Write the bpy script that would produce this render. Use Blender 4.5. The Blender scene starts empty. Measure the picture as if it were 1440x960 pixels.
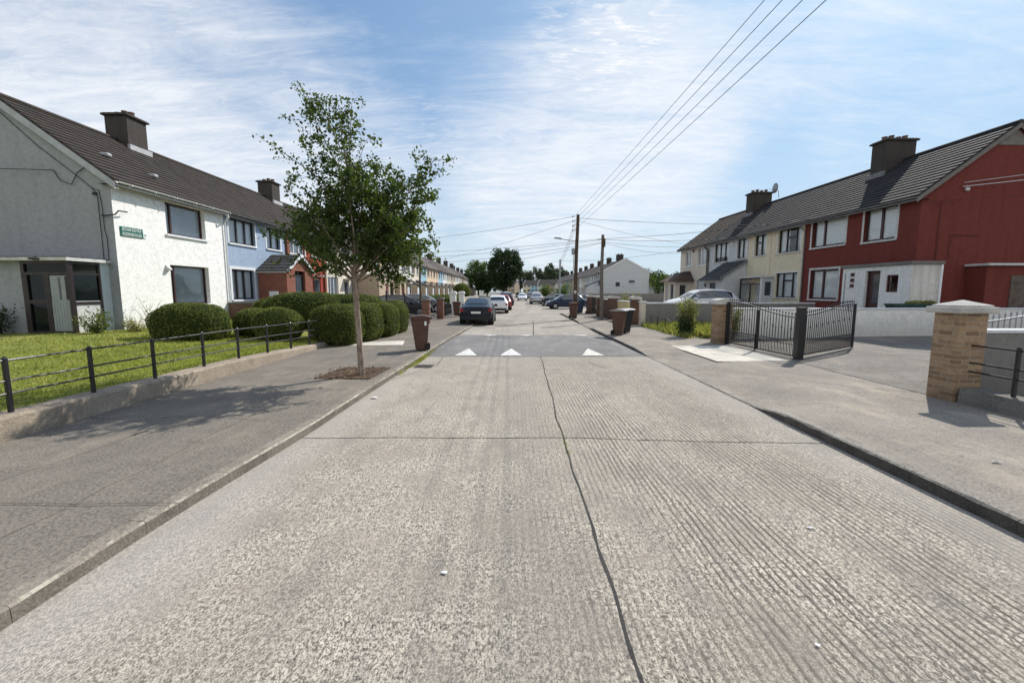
import bpy, bmesh, math, random
import numpy as np
from mathutils import Vector, Matrix, noise

random.seed(7)
R = math.radians
PI = math.pi
SC = bpy.context.scene
COL = SC.collection
ORD = ['first', 'second', 'third', 'fourth', 'fifth', 'sixth', 'seventh', 'eighth', 'ninth', 'tenth', 'eleventh', 'twelfth',
       'thirteenth', 'fourteenth', 'fifteenth', 'sixteenth', 'seventeenth', 'eighteenth', 'nineteenth', 'twentieth',
       'twenty-first', 'twenty-second', 'twenty-third', 'twenty-fourth', 'twenty-fifth', 'twenty-sixth', 'twenty-seventh',
       'twenty-eighth', 'twenty-ninth', 'thirtieth']


# ------------------------------------------------------------------ mesh builder
class MB:
    def __init__(self, M=None):
        self.v, self.f, self.mi = [], [], []
        self.M = M
        self.cur = 0

    def add(self, vs, fs):
        n = len(self.v)
        if self.M is not None:
            vs = [tuple(self.M @ Vector(p)) for p in vs]
        self.v.extend(vs)
        for f in fs:
            self.f.append(tuple(i + n for i in f))
            self.mi.append(self.cur)
        return self

    def box(self, x0, x1, y0, y1, z0, z1):
        return self.add([(x0, y0, z0), (x1, y0, z0), (x1, y1, z0), (x0, y1, z0), (x0, y0, z1), (x1, y0, z1), (x1, y1, z1), (x0, y1, z1)],
                        [(0, 3, 2, 1), (4, 5, 6, 7), (0, 1, 5, 4), (1, 2, 6, 5), (2, 3, 7, 6), (3, 0, 4, 7)])

    def cbox(self, x0, x1, y0, y1, z0, z1, c=0.01):
        """box with chamfered edges"""
        bm = bmesh.new()
        bmesh.ops.create_cube(bm, size=1)
        for v in bm.verts:
            v.co = Vector(((x0 + x1) / 2 + v.co.x * (x1 - x0), (y0 + y1) / 2 + v.co.y * (y1 - y0), (z0 + z1) / 2 + v.co.z * (z1 - z0)))
        bmesh.ops.bevel(bm, geom=bm.edges[:], offset=c, segments=1, affect='EDGES')
        bm.verts.index_update()
        self.add([tuple(v.co) for v in bm.verts], [tuple(v.index for v in f.verts) for f in bm.faces])
        bm.free()
        return self

    def quad(self, a, b, c, d):
        return self.add([a, b, c, d], [(0, 1, 2, 3)])

    def poly(self, pts):
        return self.add(list(pts), [tuple(range(len(pts)))])

    def prism(self, pts, d):
        """polygon pts (3D) extruded by vector d"""
        n = len(pts)
        top = [(p[0] + d[0], p[1] + d[1], p[2] + d[2]) for p in pts]
        fs = [tuple(range(n))[::-1], tuple(range(n, 2 * n))]
        fs += [(i, (i + 1) % n, n + (i + 1) % n, n + i) for i in range(n)]
        return self.add(list(pts) + top, fs)

    def tube(self, pts, r, n=8, cap=True):
        """tube through pts; r a number or list"""
        pts = [Vector(p) for p in pts]
        rs = r if isinstance(r, (list, tuple)) else [r] * len(pts)
        vs, fs = [], []
        up = None
        for i, p in enumerate(pts):
            t = (pts[min(i + 1, len(pts) - 1)] - pts[max(i - 1, 0)])
            if t.length < 1e-9:
                t = Vector((0, 0, 1))
            t.normalize()
            if up is None:
                up = Vector((1, 0, 0)) if abs(t.x) < 0.9 else Vector((0, 1, 0))
            a = up - t * up.dot(t)
            if a.length < 1e-6:
                a = t.orthogonal()
            a.normalize()
            up = a
            b = t.cross(a)
            for k in range(n):
                an = 2 * PI * k / n
                q = p + (a * math.cos(an) + b * math.sin(an)) * rs[i]
                vs.append(tuple(q))
        for i in range(len(pts) - 1):
            for k in range(n):
                k2 = (k + 1) % n
                fs.append((i * n + k, i * n + k2, (i + 1) * n + k2, (i + 1) * n + k))
        if cap:
            fs.append(tuple(range(n))[::-1])
            m = (len(pts) - 1) * n
            fs.append(tuple(range(m, m + n)))
        return self.add(vs, fs)

    def cyl(self, c, r0, r1, h, n=16):
        c = Vector(c)
        return self.tube([c, c + Vector((0, 0, h))], [r0, r1], n)

    def wall(self, x0, x1, z0, z1, holes, y=0.0, depth=0.17, gable=None):
        """wall in the plane y with rectangular openings and their reveals (going to +y)"""
        xs = sorted({x0, x1, *[h[0] for h in holes], *[h[1] for h in holes]})
        zs = sorted({z0, z1, *[h[2] for h in holes], *[h[3] for h in holes]})
        for i in range(len(xs) - 1):
            for j in range(len(zs) - 1):
                cx, cz = (xs[i] + xs[i + 1]) / 2, (zs[j] + zs[j + 1]) / 2
                if any(h[0] < cx < h[1] and h[2] < cz < h[3] for h in holes):
                    continue
                self.quad((xs[i], y, zs[j]), (xs[i + 1], y, zs[j]), (xs[i + 1], y, zs[j + 1]), (xs[i], y, zs[j + 1]))
        for a, b, c, d in holes:
            e = y + depth
            self.quad((a, y, c), (a, e, c), (a, e, d), (a, y, d))
            self.quad((b, y, c), (b, y, d), (b, e, d), (b, e, c))
            self.quad((a, y, c), (b, y, c), (b, e, c), (a, e, c))
            self.quad((a, y, d), (a, e, d), (b, e, d), (b, y, d))
        return self

    def leaves(self, P, size, N=None, fold=0.25, aspect=0.6, jitter=0.4):
        """leaf-shaped folded quads at points P (n,3); N optional preferred normals"""
        P = np.asarray(P, float)
        n = len(P)
        rng = np.random.default_rng(len(P) + 11)
        nn = rng.normal(size=(n, 3))
        nn /= np.linalg.norm(nn, axis=1)[:, None]
        if N is not None:
            nn = np.asarray(N, float) + nn * jitter * 2
            nn /= np.linalg.norm(nn, axis=1)[:, None] + 1e-9
        t = rng.normal(size=(n, 3))
        t -= nn * np.sum(t * nn, 1)[:, None]
        t /= np.linalg.norm(t, axis=1)[:, None] + 1e-9
        b = np.cross(nn, t)
        s = size * (0.65 + 0.7 * rng.random(n))[:, None]
        a0 = P - t * s * .5
        a2 = P + t * s * .5
        a1 = P + b * s * aspect * .5 + nn * s * fold * .4
        a3 = P - b * s * aspect * .5 + nn * s * fold * .4
        V = np.stack([a0, a1, a2, a3], 1).reshape(-1, 3)
        k = len(self.v)
        self.v.extend(map(tuple, V.tolist()))
        F = (np.arange(n)[:, None] * 4 + np.arange(4)[None, :] + k)
        self.f.extend(map(tuple, F.tolist()))
        self.mi.extend([self.cur] * n)
        return self

    def build(self, name, mats, parent=None, smooth=False, fix=True, loc=None):
        me = bpy.data.meshes.new(name)
        me.from_pydata(self.v, [], self.f)
        if not isinstance(mats, (list, tuple)):
            mats = [mats]
        for m in mats:
            me.materials.append(m)
        if len(mats) > 1:
            me.polygons.foreach_set('material_index', self.mi)
        if fix:
            bm = bmesh.new()
            bm.from_mesh(me)
            bmesh.ops.recalc_face_normals(bm, faces=bm.faces[:])
            bm.to_mesh(me)
            bm.free()
        if smooth:
            me.polygons.foreach_set('use_smooth', [True] * len(me.polygons))
            if smooth is not True:
                try:
                    me.set_sharp_from_angle(angle=R(smooth))
                except Exception:
                    pass
        me.update()
        o = bpy.data.objects.new(name, me)
        COL.objects.link(o)
        if loc is not None:
            o.location = loc
        if parent is not None:
            o.parent = parent
        return o


def thing(name, label, cat, loc=(0, 0, 0), rz=0.0, group=None):
    o = bpy.data.objects.new(name, None)
    COL.objects.link(o)
    o.location = loc
    o.rotation_euler = (0, 0, rz)
    o.empty_display_size = 0.2
    return tag(o, label, cat, group)


def tag(o, label=None, cat=None, group=None, kind=None):
    if label:
        o['label'] = label
    if cat:
        o['category'] = cat
    if group:
        o['group'] = group
    if kind:
        o['kind'] = kind
    return o


def struct(o, label=None):
    return tag(o, label, None, None, 'structure')


def dup(o, parent=None):
    c = o.copy()
    COL.objects.link(c)
    c.parent = parent
    for ch in o.children:
        dup(ch, c)
    return c


def kids(o):
    out = []
    for c in o.children:
        out.append(c)
        out += kids(c)
    return out


def recolour(o, old, new):
    """give one copied thing its own colour (material slots linked to the object)"""
    for c in [o] + kids(o):
        if c.type != 'MESH':
            continue
        for s in c.material_slots:
            if s.material == old:
                s.link = 'OBJECT'
                s.material = new


# ------------------------------------------------------------------ materials
class NT:
    def __init__(self, m):
        self.t = m.node_tree
        self.n = self.t.nodes
        self.bsdf = self.n.get('Principled BSDF')

    def node(self, typ, **kw):
        x = self.n.new(typ)
        ins = kw.pop('ins', {})
        for k, v in kw.items():
            setattr(x, k, v)
        for k, v in ins.items():
            self.set(x.inputs[k], v)
        return x

    def set(self, sock, v):
        if isinstance(v, bpy.types.NodeSocket):
            self.t.links.new(v, sock)
        elif isinstance(v, (tuple, list)) and len(v) == 3 and sock.type == 'RGBA':
            sock.default_value = (*v, 1)
        else:
            sock.default_value = v

    def math(self, op, a, b=0.0, clamp=False):
        x = self.node('ShaderNodeMath', operation=op, use_clamp=clamp)
        self.set(x.inputs[0], a)
        self.set(x.inputs[1], b)
        return x.outputs[0]

    def mix(self, f, a, b, mode='MIX'):
        x = self.node('ShaderNodeMix', data_type='RGBA', blend_type=mode)
        self.set(x.inputs['Factor'], f)
        self.set(x.inputs['A'], a)
        self.set(x.inputs['B'], b)
        return x.outputs['Result']

    def noise(self, vec, scale, detail=4, rough=0.55, dist=0.0):
        x = self.node('ShaderNodeTexNoise')
        self.set(x.inputs['Vector'], vec)
        x.inputs['Scale'].default_value = scale
        x.inputs['Detail'].default_value = detail
        x.inputs['Roughness'].default_value = rough
        x.inputs['Distortion'].default_value = dist
        return x.outputs['Fac']

    def ramp(self, f, *stops):
        x = self.node('ShaderNodeValToRGB')
        self.set(x.inputs['Fac'], f)
        e = x.color_ramp.elements
        while len(e) < len(stops):
            e.new(0.5)
        for i, (p, c) in enumerate(stops):
            e[i].position = p
            e[i].color = (*c, 1) if isinstance(c, (tuple, list)) else (c, c, c, 1)
        return x.outputs['Color']

    def range(self, f, a, b, c=0.0, d=1.0, smooth=False):
        x = self.node('ShaderNodeMapRange', clamp=True, interpolation_type='SMOOTHSTEP' if smooth else 'LINEAR')
        self.set(x.inputs[0], f)
        for i, v in enumerate((a, b, c, d)):
            x.inputs[i + 1].default_value = v
        return x.outputs[0]

    def pos(self):
        return self.node('ShaderNodeNewGeometry').outputs['Position']

    def obj(self):
        return self.node('ShaderNodeTexCoord').outputs['Object']

    def scale(self, vec, s):
        x = self.node('ShaderNodeMapping')
        self.set(x.inputs['Vector'], vec)
        x.inputs['Scale'].default_value = s
        return x.outputs['Vector']

    def sep(self, vec):
        x = self.node('ShaderNodeSeparateXYZ')
        self.set(x.inputs[0], vec)
        return x.outputs

    def comb(self, x, y, z):
        c = self.node('ShaderNodeCombineXYZ')
        for i, v in enumerate((x, y, z)):
            self.set(c.inputs[i], v)
        return c.outputs[0]

    def bump(self, h, dist=0.01, strength=1.0):
        b = self.node('ShaderNodeBump')
        self.set(b.inputs['Height'], h)
        b.inputs['Distance'].default_value = dist
        b.inputs['Strength'].default_value = strength
        self.t.links.new(b.outputs[0], self.bsdf.inputs['Normal'])


MATS = {}


def mat(name, col, rough=0.7, spec=0.3, metal=0.0, fn=None):
    m = bpy.data.materials.new(name)
    m.use_nodes = True
    t = NT(m)
    b = t.bsdf
    b.inputs['Base Color'].default_value = (*col, 1)
    b.inputs['Roughness'].default_value = rough
    b.inputs['Specular IOR Level'].default_value = spec
    b.inputs['Metallic'].default_value = metal
    if fn:
        fn(t, b)
    m.diffuse_color = (*col, 1)
    return m


def C(*c):
    """display 0-255 colour to linear"""
    out = []
    for v in c:
        v /= 255
        out.append(v / 12.92 if v <= .04045 else ((v + .055) / 1.055) ** 2.4)
    return tuple(out)


def mul(c, k):
    return tuple(min(1, x * k) for x in c)


def render_mat(name, col, bump=0.006, grime_or_shade=0.35, scale=60, streak=True):
    """pebble-dash / painted render with grime"""
    def fn(t, b):
        p = t.pos()
        big = t.noise(p, 0.7, 5, .6)
        fine = t.noise(p, scale, 3, .6)
        mid = t.noise(p, 7.0, 5, .7)
        col1 = t.mix(t.range(fine, .35, .65), mul(col, .86), mul(col, 1.08))
        col1 = t.mix(t.range(mid, .46, .64, 0, .42), col1, mul(col, .62))
        st = t.noise(t.scale(p, (3.0, 3.0, .35)), 1.6, 4, .6)
        col2 = t.mix(t.math('MULTIPLY', t.range(st, .48, .75), grime_or_shade if streak else 0.0), col1, mul(col, .55))
        col3 = t.mix(t.math('MULTIPLY', t.range(big, .45, .75), grime_or_shade * .7), col2, mul((col[0] * .8, col[1] * .78, col[2] * .72), .9))
        z = t.sep(p)[2]
        damp = t.math('MULTIPLY', t.range(t.math('ADD', z, t.math('MULTIPLY', t.noise(p, 2.2), .7)), .75, 1.35, 1, 0), .45)
        col4 = t.mix(damp, col3, mul((col[0] * .85, col[1] * .85, col[2] * .75), .5))
        t.set(b.inputs['Base Color'], col4)
        t.bump(fine, bump, .8)
    return mat(name, col, .9, .15, 0, fn)


def plain(name, col, rough=.5, spec=.4, metal=0, var=.25, scale=9.0, bump=0.0):
    def fn(t, b):
        p = t.pos()
        n = t.noise(p, scale, 5, .65)
        t.set(b.inputs['Base Color'], t.mix(t.range(n, .3, .75), mul(col, 1 + var * .4), mul(col, 1 - var)))
        t.set(b.inputs['Roughness'], t.range(n, .3, .7, max(.05, rough - .1), min(1, rough + .15)))
        if bump:
            t.bump(t.noise(p, scale * 6, 3), bump)
    return mat(name, col, rough, spec, metal, fn)


def concrete(name, col, spots=.35, fine=90, bump=.004, dark=.5, lichen=0.0, big=.5):
    def fn(t, b):
        p = t.pos()
        a = t.noise(p, big, 6, .62)
        c = t.noise(p, 3.3, 6, .7)
        f = t.noise(p, fine, 3, .7)
        k = t.mix(t.range(a, .36, .66), mul(col, .78), mul(col, 1.15))
        k = t.mix(t.math('MULTIPLY', t.range(c, .5, .75), dark), k, mul(col, .45))
        k = t.mix(t.math('MULTIPLY', t.range(f, .4, .7), spots), k, mul(col, 1.7))
        k = t.mix(t.math('MULTIPLY', t.range(f, .5, .3), spots), k, mul(col, .4))
        st = t.noise(p, 9, 7, .75)
        k = t.mix(t.range(st, .56, .68, 0, .5), k, mul(col, .42))
        sp = t.node('ShaderNodeTexVoronoi', feature='F1')
        t.set(sp.inputs['Vector'], p)
        sp.inputs['Scale'].default_value = 26
        dot = t.math('LESS_THAN', sp.outputs['Distance'], t.math('MULTIPLY', t.range(c, .35, .65), .2))
        k = t.mix(t.math('MULTIPLY', dot, .6), k, mul(col, 2.1))
        dust = t.noise(t.scale(p, (1.3, .6, 1)), 1.4, 6, .68)
        k = t.mix(t.range(dust, .52, .72, 0, .5), k, (col[0] * 2.0, col[1] * 1.88, col[2] * 1.7))
        if lichen:
            v = t.node('ShaderNodeTexVoronoi', feature='F1')
            t.set(v.inputs['Vector'], p)
            v.inputs['Scale'].default_value = 9
            d = t.math('ADD', v.outputs['Distance'], t.math('MULTIPLY', f, .12))
            g = t.math('MULTIPLY', t.range(d, .16, .1), t.range(t.noise(p, 1.1, 3), .45, .62))
            k = t.mix(t.math('MULTIPLY', g, lichen), k, (.55, .53, .47))
        t.set(b.inputs['Base Color'], k)
        t.bump(t.math('ADD', f, t.math('MULTIPLY', c, 1.5)), bump)
    return mat(name, col, .92, .2, 0, fn)


def brick_mat(name, c1, c2, mortar, w=.225, h=.075):
    def fn(t, b):
        o = t.obj()
        s = t.sep(o)
        v = t.comb(t.math('ADD', s[0], s[1]), s[2], 0.0)
        br = t.node('ShaderNodeTexBrick')
        t.set(br.inputs['Vector'], v)
        br.inputs['Color1'].default_value = (*c1, 1)
        br.inputs['Color2'].default_value = (*c2, 1)
        br.inputs['Mortar'].default_value = (*mortar, 1)
        br.inputs['Scale'].default_value = 1
        br.inputs['Brick Width'].default_value = w
        br.inputs['Row Height'].default_value = h
        br.inputs['Mortar Size'].default_value = .0085
        br.inputs['Mortar Smooth'].default_value = .2
        br.inputs['Bias'].default_value = -.1
        p = t.pos()
        n = t.noise(p, 14, 5, .7)
        k = t.mix(t.range(n, .45, .85), br.outputs['Color'], mul(c1, .5))
        z = s[2]
        k = t.mix(t.math('MULTIPLY', t.range(t.math('ADD', z, t.math('MULTIPLY', n, .4)), .3, .6, 1, 0), .35), k, mul(c1, .3))
        t.set(b.inputs['Base Color'], k)
        t.bump(t.math('ADD', t.math('MULTIPLY', br.outputs['Fac'], -1.0), t.math('MULTIPLY', t.noise(p, 120, 2), .4)), .008)
    return mat(name, c1, .9, .15, 0, fn)


def roof_mat(name, col):
    def fn(t, b):
        o = t.obj()
        p = t.pos()
        s = t.sep(o)
        rowz = t.math('FLOOR', t.math('MULTIPLY', s[2], 5.0))
        cx = t.math('ADD', t.math('MULTIPLY', s[0], 3.3), t.math('MULTIPLY', rowz, .5))
        fr = t.math('FRACT', cx)
        edge = t.math('LESS_THAN', fr, .05)
        wn = t.node('ShaderNodeTexWhiteNoise', noise_dimensions='2D')
        t.set(wn.inputs['Vector'], t.comb(t.math('FLOOR', cx), rowz, 0.0))
        n = t.noise(p, 1.2, 5, .6)
        f = t.noise(p, 25, 4, .7)
        k = t.mix(wn.outputs['Value'], mul(col, .7), mul(col, 1.3))
        k = t.mix(t.range(n, .42, .7), k, mul((col[0] * 1.25, col[1] * 1.15, col[2] * .95), 1.1))
        k = t.mix(t.math('MULTIPLY', t.range(f, .62, .75), .55), k, (.2, .2, .17))
        k = t.mix(t.math('MULTIPLY', edge, .6), k, mul(col, .3))
        t.set(b.inputs['Base Color'], k)
        t.bump(t.math('SUBTRACT', f, t.math('MULTIPLY', edge, 1.2)), .01)
    return mat(name, col, .85, .25, 0, fn)


def leaf_mat(name, a, b_, trans=.35, spec=.25):
    def fn(t, b):
        g = t.node('ShaderNodeNewGeometry')
        r = g.outputs['Random Per Island']
        big = t.noise(g.outputs['Position'], 1.3, 3)
        k = t.mix(r, a, b_)
        k = t.mix(t.range(big, .4, .65, 0, .5), k, mul(a, .6))
        t.set(b.inputs['Base Color'], k)
        b.inputs['Roughness'].default_value = .55
        b.inputs['Specular IOR Level'].default_value = spec
        tr = t.node('ShaderNodeBsdfTranslucent')
        t.set(tr.inputs['Color'], t.mix(1.0, k, (1.25, 1.35, .6), 'MULTIPLY'))
        mx = t.node('ShaderNodeMixShader')
        mx.inputs[0].default_value = trans
        t.t.links.new(b.outputs[0], mx.inputs[1])
        t.t.links.new(tr.outputs[0], mx.inputs[2])
        out = [x for x in t.n if x.type == 'OUTPUT_MATERIAL'][0]
        t.t.links.new(mx.outputs[0], out.inputs['Surface'])
    return mat(name, a, .55, spec, 0, fn)


def glass_mat(name, tint=(.55, .6, .62), base=.06, blend=.14):
    m = bpy.data.materials.new(name)
    m.use_nodes = True
    t = NT(m)
    out = [x for x in t.n if x.type == 'OUTPUT_MATERIAL'][0]
    t.n.remove(t.bsdf)
    tr = t.node('ShaderNodeBsdfTransparent')
    tr.inputs['Color'].default_value = (*tint, 1)
    gl = t.node('ShaderNodeBsdfGlossy')
    gl.inputs['Roughness'].default_value = .02
    gl.inputs['Color'].default_value = (.95, .97, 1, 1)
    lw = t.node('ShaderNodeLayerWeight')
    lw.inputs['Blend'].default_value = blend
    # slight waviness of old panes
    bp = t.node('ShaderNodeBump')
    t.set(bp.inputs['Height'], t.noise(t.pos(), 1.3, 1))
    bp.inputs['Distance'].default_value = .01
    t.t.links.new(bp.outputs[0], gl.inputs['Normal'])
    f = t.math('ADD', t.math('MULTIPLY', lw.outputs['Fresnel'], 1.0), base, True)
    mx = t.node('ShaderNodeMixShader')
    t.t.links.new(f, mx.inputs[0])
    t.t.links.new(tr.outputs[0], mx.inputs[1])
    t.t.links.new(gl.outputs[0], mx.inputs[2])
    t.t.links.new(mx.outputs[0], out.inputs['Surface'])
    return m
# ------------------------------------------------------------------ palette
def road_fn(t, b):
    p = t.pos()
    s = t.sep(p)
    x, y = s[0], s[1]
    wob = t.noise(t.scale(p, (1.5, .3, 1)), 1.0, 3, .6)
    wob2 = t.noise(t.scale(p, (10, 3, 1)), 1.0, 3, .65)
    ph = t.math('ADD', t.math('MULTIPLY', x, 2 * PI / .056), t.math('ADD', t.math('MULTIPLY', wob, 11.0), t.math('MULTIPLY', wob2, 4.5)))
    gro = t.math('MULTIPLY', t.math('ADD', t.math('SINE', ph), 1.0), .5)
    right = t.range(t.math('ADD', x, t.math('MULTIPLY', wob, 1.2)), .6, 1.9)      # grooves cut deeper on this side
    keep = t.range(t.noise(t.scale(p, (1.1, .45, 1)), 1.1, 5, .62), .34, .54)
    brk = t.range(t.noise(t.scale(p, (14, 2.2, 1)), 1.0, 4, .7), .3, .52)         # grooves worn away here and there
    gstr = t.math('MULTIPLY', brk, t.math('ADD', t.math('MULTIPLY', t.math('MULTIPLY', right, keep), .5), t.math('ADD', t.math('MULTIPLY', keep, .14), t.math('MULTIPLY', right, .2))))
    big = t.noise(p, .5, 6, .62)
    med = t.noise(t.scale(p, (1, .4, 1)), 3.2, 6, .7)
    agg = t.math('ADD', t.math('MULTIPLY', t.noise(t.scale(p, (1, .7, 1)), 30, 5, .75, .6), .36), t.math('MULTIPLY', t.noise(t.scale(p, (1, .55, 1)), 76, 4, .75, .3), .64))
    rough_ = t.range(t.noise(p, 1.7, 4, .6), .36, .62, .35, 1.0)
    agg2 = t.noise(p, 120, 3, .72)
    c_mid = (.36, .312, .256)
    k = t.mix(rough_, mul(c_mid, 1.0), t.mix(t.range(agg, .44, .56), mul(c_mid, .18), (.84, .75, .62)))
    k = t.mix(t.math('MULTIPLY', t.range(agg2, .5, .64), .6), k, (.085, .075, .064))
    k = t.mix(t.math('MULTIPLY', t.range(agg2, .47, .36), .5), k, (.72, .66, .57))
    k = t.mix(t.math('MULTIPLY', t.range(gro, .5, .08), gstr), k, (.075, .066, .056))
    k = t.mix(t.range(big, .4, .64, .0, .3), k, mul(c_mid, .62))
    k = t.mix(t.range(med, .48, .72, 0, .5), k, (.17, .16, .15))
    # smoother, paler dusty strip along the kerbs and an oil line up the lane
    lane = t.math('ABSOLUTE', t.math('SUBTRACT', x, .15))
    k = t.mix(t.range(t.math('ADD', lane, t.math('MULTIPLY', med, .8)), .35, .95, .3, 0), k, (.2, .185, .17))
    edge = t.range(t.math('ADD', x, t.math('MULTIPLY', big, .7)), -1.6, -2.2, 0, .5)
    k = t.mix(edge, k, (.44, .405, .375))
    edge2 = t.range(t.math('SUBTRACT', x, t.math('MULTIPLY', big, .6)), 2.8, 3.4, 0, .4)
    k = t.mix(edge2, k, (.42, .39, .35))
    far = t.range(y, 6.0, 12.0, 0, .35)
    k = t.mix(far, k, (.33, .295, .252))
    t.set(b.inputs['Base Color'], k)
    h = t.math('ADD', t.math('MULTIPLY', gro, t.math('MULTIPLY', gstr, .55)), t.math('ADD', t.math('MULTIPLY', agg, 1.3), t.math('MULTIPLY', agg2, .7)))
    t.bump(h, .008, .8)


def kerb_mat(name, col, grime_or_shade):
    """pavement-coloured top, dark face (shade painted in for the right kerb), chipped pale arris"""
    def fn(t, b):
        g = t.node('ShaderNodeNewGeometry')
        p = g.outputs['Position']
        nzz = t.math('ABSOLUTE', t.sep(g.outputs['True Normal'])[2])
        a, f, c = t.noise(p, 1.6, 5, .6), t.noise(p, 42, 4, .7), t.noise(p, 5, 5, .7)
        k = t.mix(t.range(a, .38, .64), mul(col, .75), mul(col, 1.15))
        k = t.mix(t.math('MULTIPLY', t.range(f, .44, .62), .5), k, mul(col, 1.9))
        k = t.mix(t.math('MULTIPLY', t.range(c, .5, .72), .6), k, mul(col, .45))
        face = t.math('MULTIPLY', t.range(nzz, .5, .12), t.range(a, .2, .6, grime_or_shade, grime_or_shade * .75))  # grime: strength of the dark painted on upright faces
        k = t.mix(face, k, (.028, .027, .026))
        lich = t.math('MULTIPLY', t.range(nzz, .97, .8), t.math('MULTIPLY', t.range(nzz, .15, .4), t.range(c, .47, .58)))
        k = t.mix(t.math('MULTIPLY', lich, .6), k, (.6, .56, .46))
        t.set(b.inputs['Base Color'], k)
        t.bump(t.math('ADD', f, t.math('MULTIPLY', c, 1.5)), .009)
    return mat(name, col, .92, .15, 0, fn)


M = {}
M['road'] = mat('grooved_concrete', (.36, .33, .3), .93, .2, 0, road_fn)
M['road_far'] = concrete('worn_far_concrete', (.33, .3, .26), .3, 50, .004, .45, 0, .35)
M['hump'] = concrete('hump_asphalt', (.2, .195, .188), .5, 120, .005, .2)
M['path_l'] = concrete('old_pavement_left', (.185, .164, .138), .6, 42, .006, .6, .6, .8)
M['path_r'] = concrete('old_pavement_right', (.255, .228, .194), .5, 42, .006, .6, .6, .7)
M['drive'] = concrete('driveway_concrete', (.2, .182, .16), .5, 34, .01, .7, .3, .9)
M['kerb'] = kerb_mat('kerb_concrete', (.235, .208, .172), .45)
M['kerb_d'] = kerb_mat('kerb_shaded', (.27, .245, .212), .9)  # near-black face is the kerb's shade painted in
M['plinth'] = concrete('plinth_concrete', (.33, .275, .215), .3, 40, .012, .65, .5, 1.1)
M['plinth_d'] = concrete('plinth_dark', (.19, .18, .165), .3, 40, .012, .65, .5, 1.1)  # darker plinth copy; the right wall's shadow is put into its colour
M['slab'] = concrete('new_pale_concrete', (.58, .54, .47), .1, 40, .002, .12, 0, 1.2)
M['tar'] = concrete('joint_tar', (.055, .053, .05), .4, 60, .006, .2)
M['soil'] = concrete('leafy_soil', (.1, .066, .044), .7, 45, .02, .5, 0, 3)
M['ground'] = concrete('yard_ground', (.2, .19, .165), .3, 30, .004, .4, 0, .3)
M['mark'] = plain('road_paint', (.76, .74, .7), .7, .2, 0, .5, 16)
M['mark_y'] = plain('worn_road_paint', (.74, .71, .64), .7, .2, 0, .55, 16)

def lawn_fn(t, b):
    p = t.pos()
    a = t.noise(p, 1.1, 5, .65)
    f = t.noise(t.scale(p, (1, 1, .3)), 40, 4, .7)
    k = t.mix(t.range(f, .3, .7), (.1, .13, .025), (.36, .37, .09))
    k = t.mix(t.range(a, .45, .72, 0, .6), k, (.42, .37, .13))
    t.set(b.inputs['Base Color'], k)
    t.bump(f, .04)
M['lawn'] = mat('lawn_turf', (.12, .17, .04), .9, .15, 0, lawn_fn)
M['blade'] = leaf_mat('grass_blade', (.19, .235, .045), (.47, .47, .14), .4)
M['blade_dry'] = leaf_mat('verge_grass', (.16, .19, .05), (.36, .34, .13), .4)
M['leaf'] = leaf_mat('street_tree_leaf', (.036, .064, .017), (.125, .165, .042), .45)
M['leaf_dk'] = leaf_mat('dark_tree_leaf', (.022, .043, .016), (.05, .085, .028), .22)
M['leaf_lt'] = leaf_mat('pale_tree_leaf', (.08, .13, .035), (.16, .21, .06), .3)
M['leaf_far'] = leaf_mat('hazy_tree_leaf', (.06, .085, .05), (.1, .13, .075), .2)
M['yew'] = leaf_mat('clipped_hedge_leaf', (.065, .088, .02), (.3, .325, .085), .32)
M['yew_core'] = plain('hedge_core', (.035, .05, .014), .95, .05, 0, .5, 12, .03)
M['shrub'] = leaf_mat('shrub_leaf', (.06, .1, .025), (.2, .24, .08), .35)
M['shrub_y'] = leaf_mat('yellow_shrub_leaf', (.15, .17, .05), (.42, .38, .16), .35)
M['petal'] = leaf_mat('flower_petal', (.5, .3, .06), (.6, .5, .25), .3)
M['litter'] = leaf_mat('fallen_leaf', (.1, .05, .025), (.3, .2, .11), .1)

def bark_fn(t, b):
    p = t.pos()
    n = t.noise(t.scale(p, (9, 9, 2.2)), 3, 5, .7)
    t.set(b.inputs['Base Color'], t.mix(t.range(n, .35, .65), (.13, .1, .08), (.4, .32, .26)))
    t.bump(n, .012)
M['bark'] = mat('young_tree_bark', (.3, .24, .2), .9, .15, 0, bark_fn)
M['bark_dk'] = plain('dark_bark', (.05, .042, .034), .9, .1, 0, .4, 8, .02)
M['pole'] = plain('creosoted_wood', (.105, .075, .055), .85, .2, 0, .5, 5, .01)
M['pole_g'] = plain('weathered_pole', (.17, .15, .13), .85, .2, 0, .4, 5, .01)
M['pole_c'] = plain('pale_far_pole', (.3, .31, .32), .8, .2, 0, .2, 5)

M['w_white'] = render_mat('white_pebbledash', (.97, .945, .9), .016, .1, 22)
M['w_gable'] = render_mat('grey_render_gable', (.36, .38, .405), .01, .25, 50)
M['w_blue'] = render_mat('blue_pebbledash', (.35, .44, .57), .016, .18, 22)
M['w_red'] = render_mat('red_painted_render', (.19, .05, .041), .006, .5, 60)
M['w_redl'] = render_mat('faded_red_render', C(158, 72, 62), .008, .25, 50)
M['w_yellow'] = render_mat('cream_yellow_render', (.76, .68, .5), .006, .25, 60)
M['w_grey'] = render_mat('blue_grey_render', (.62, .64, .66), .006, .25, 60)
M['w_cream'] = render_mat('stone_cream_render', (.74, .67, .57), .006, .25, 60)
M['w_pwhite'] = render_mat('white_painted_render', (.84, .84, .82), .004, .3, 60)
M['w_dirty'] = render_mat('stained_white_render', (.7, .68, .63), .004, .8, 40)
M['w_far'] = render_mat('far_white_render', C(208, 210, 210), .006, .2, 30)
M['w_peach'] = render_mat('peach_render', C(224, 198, 168), .006, .2, 40)
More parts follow.
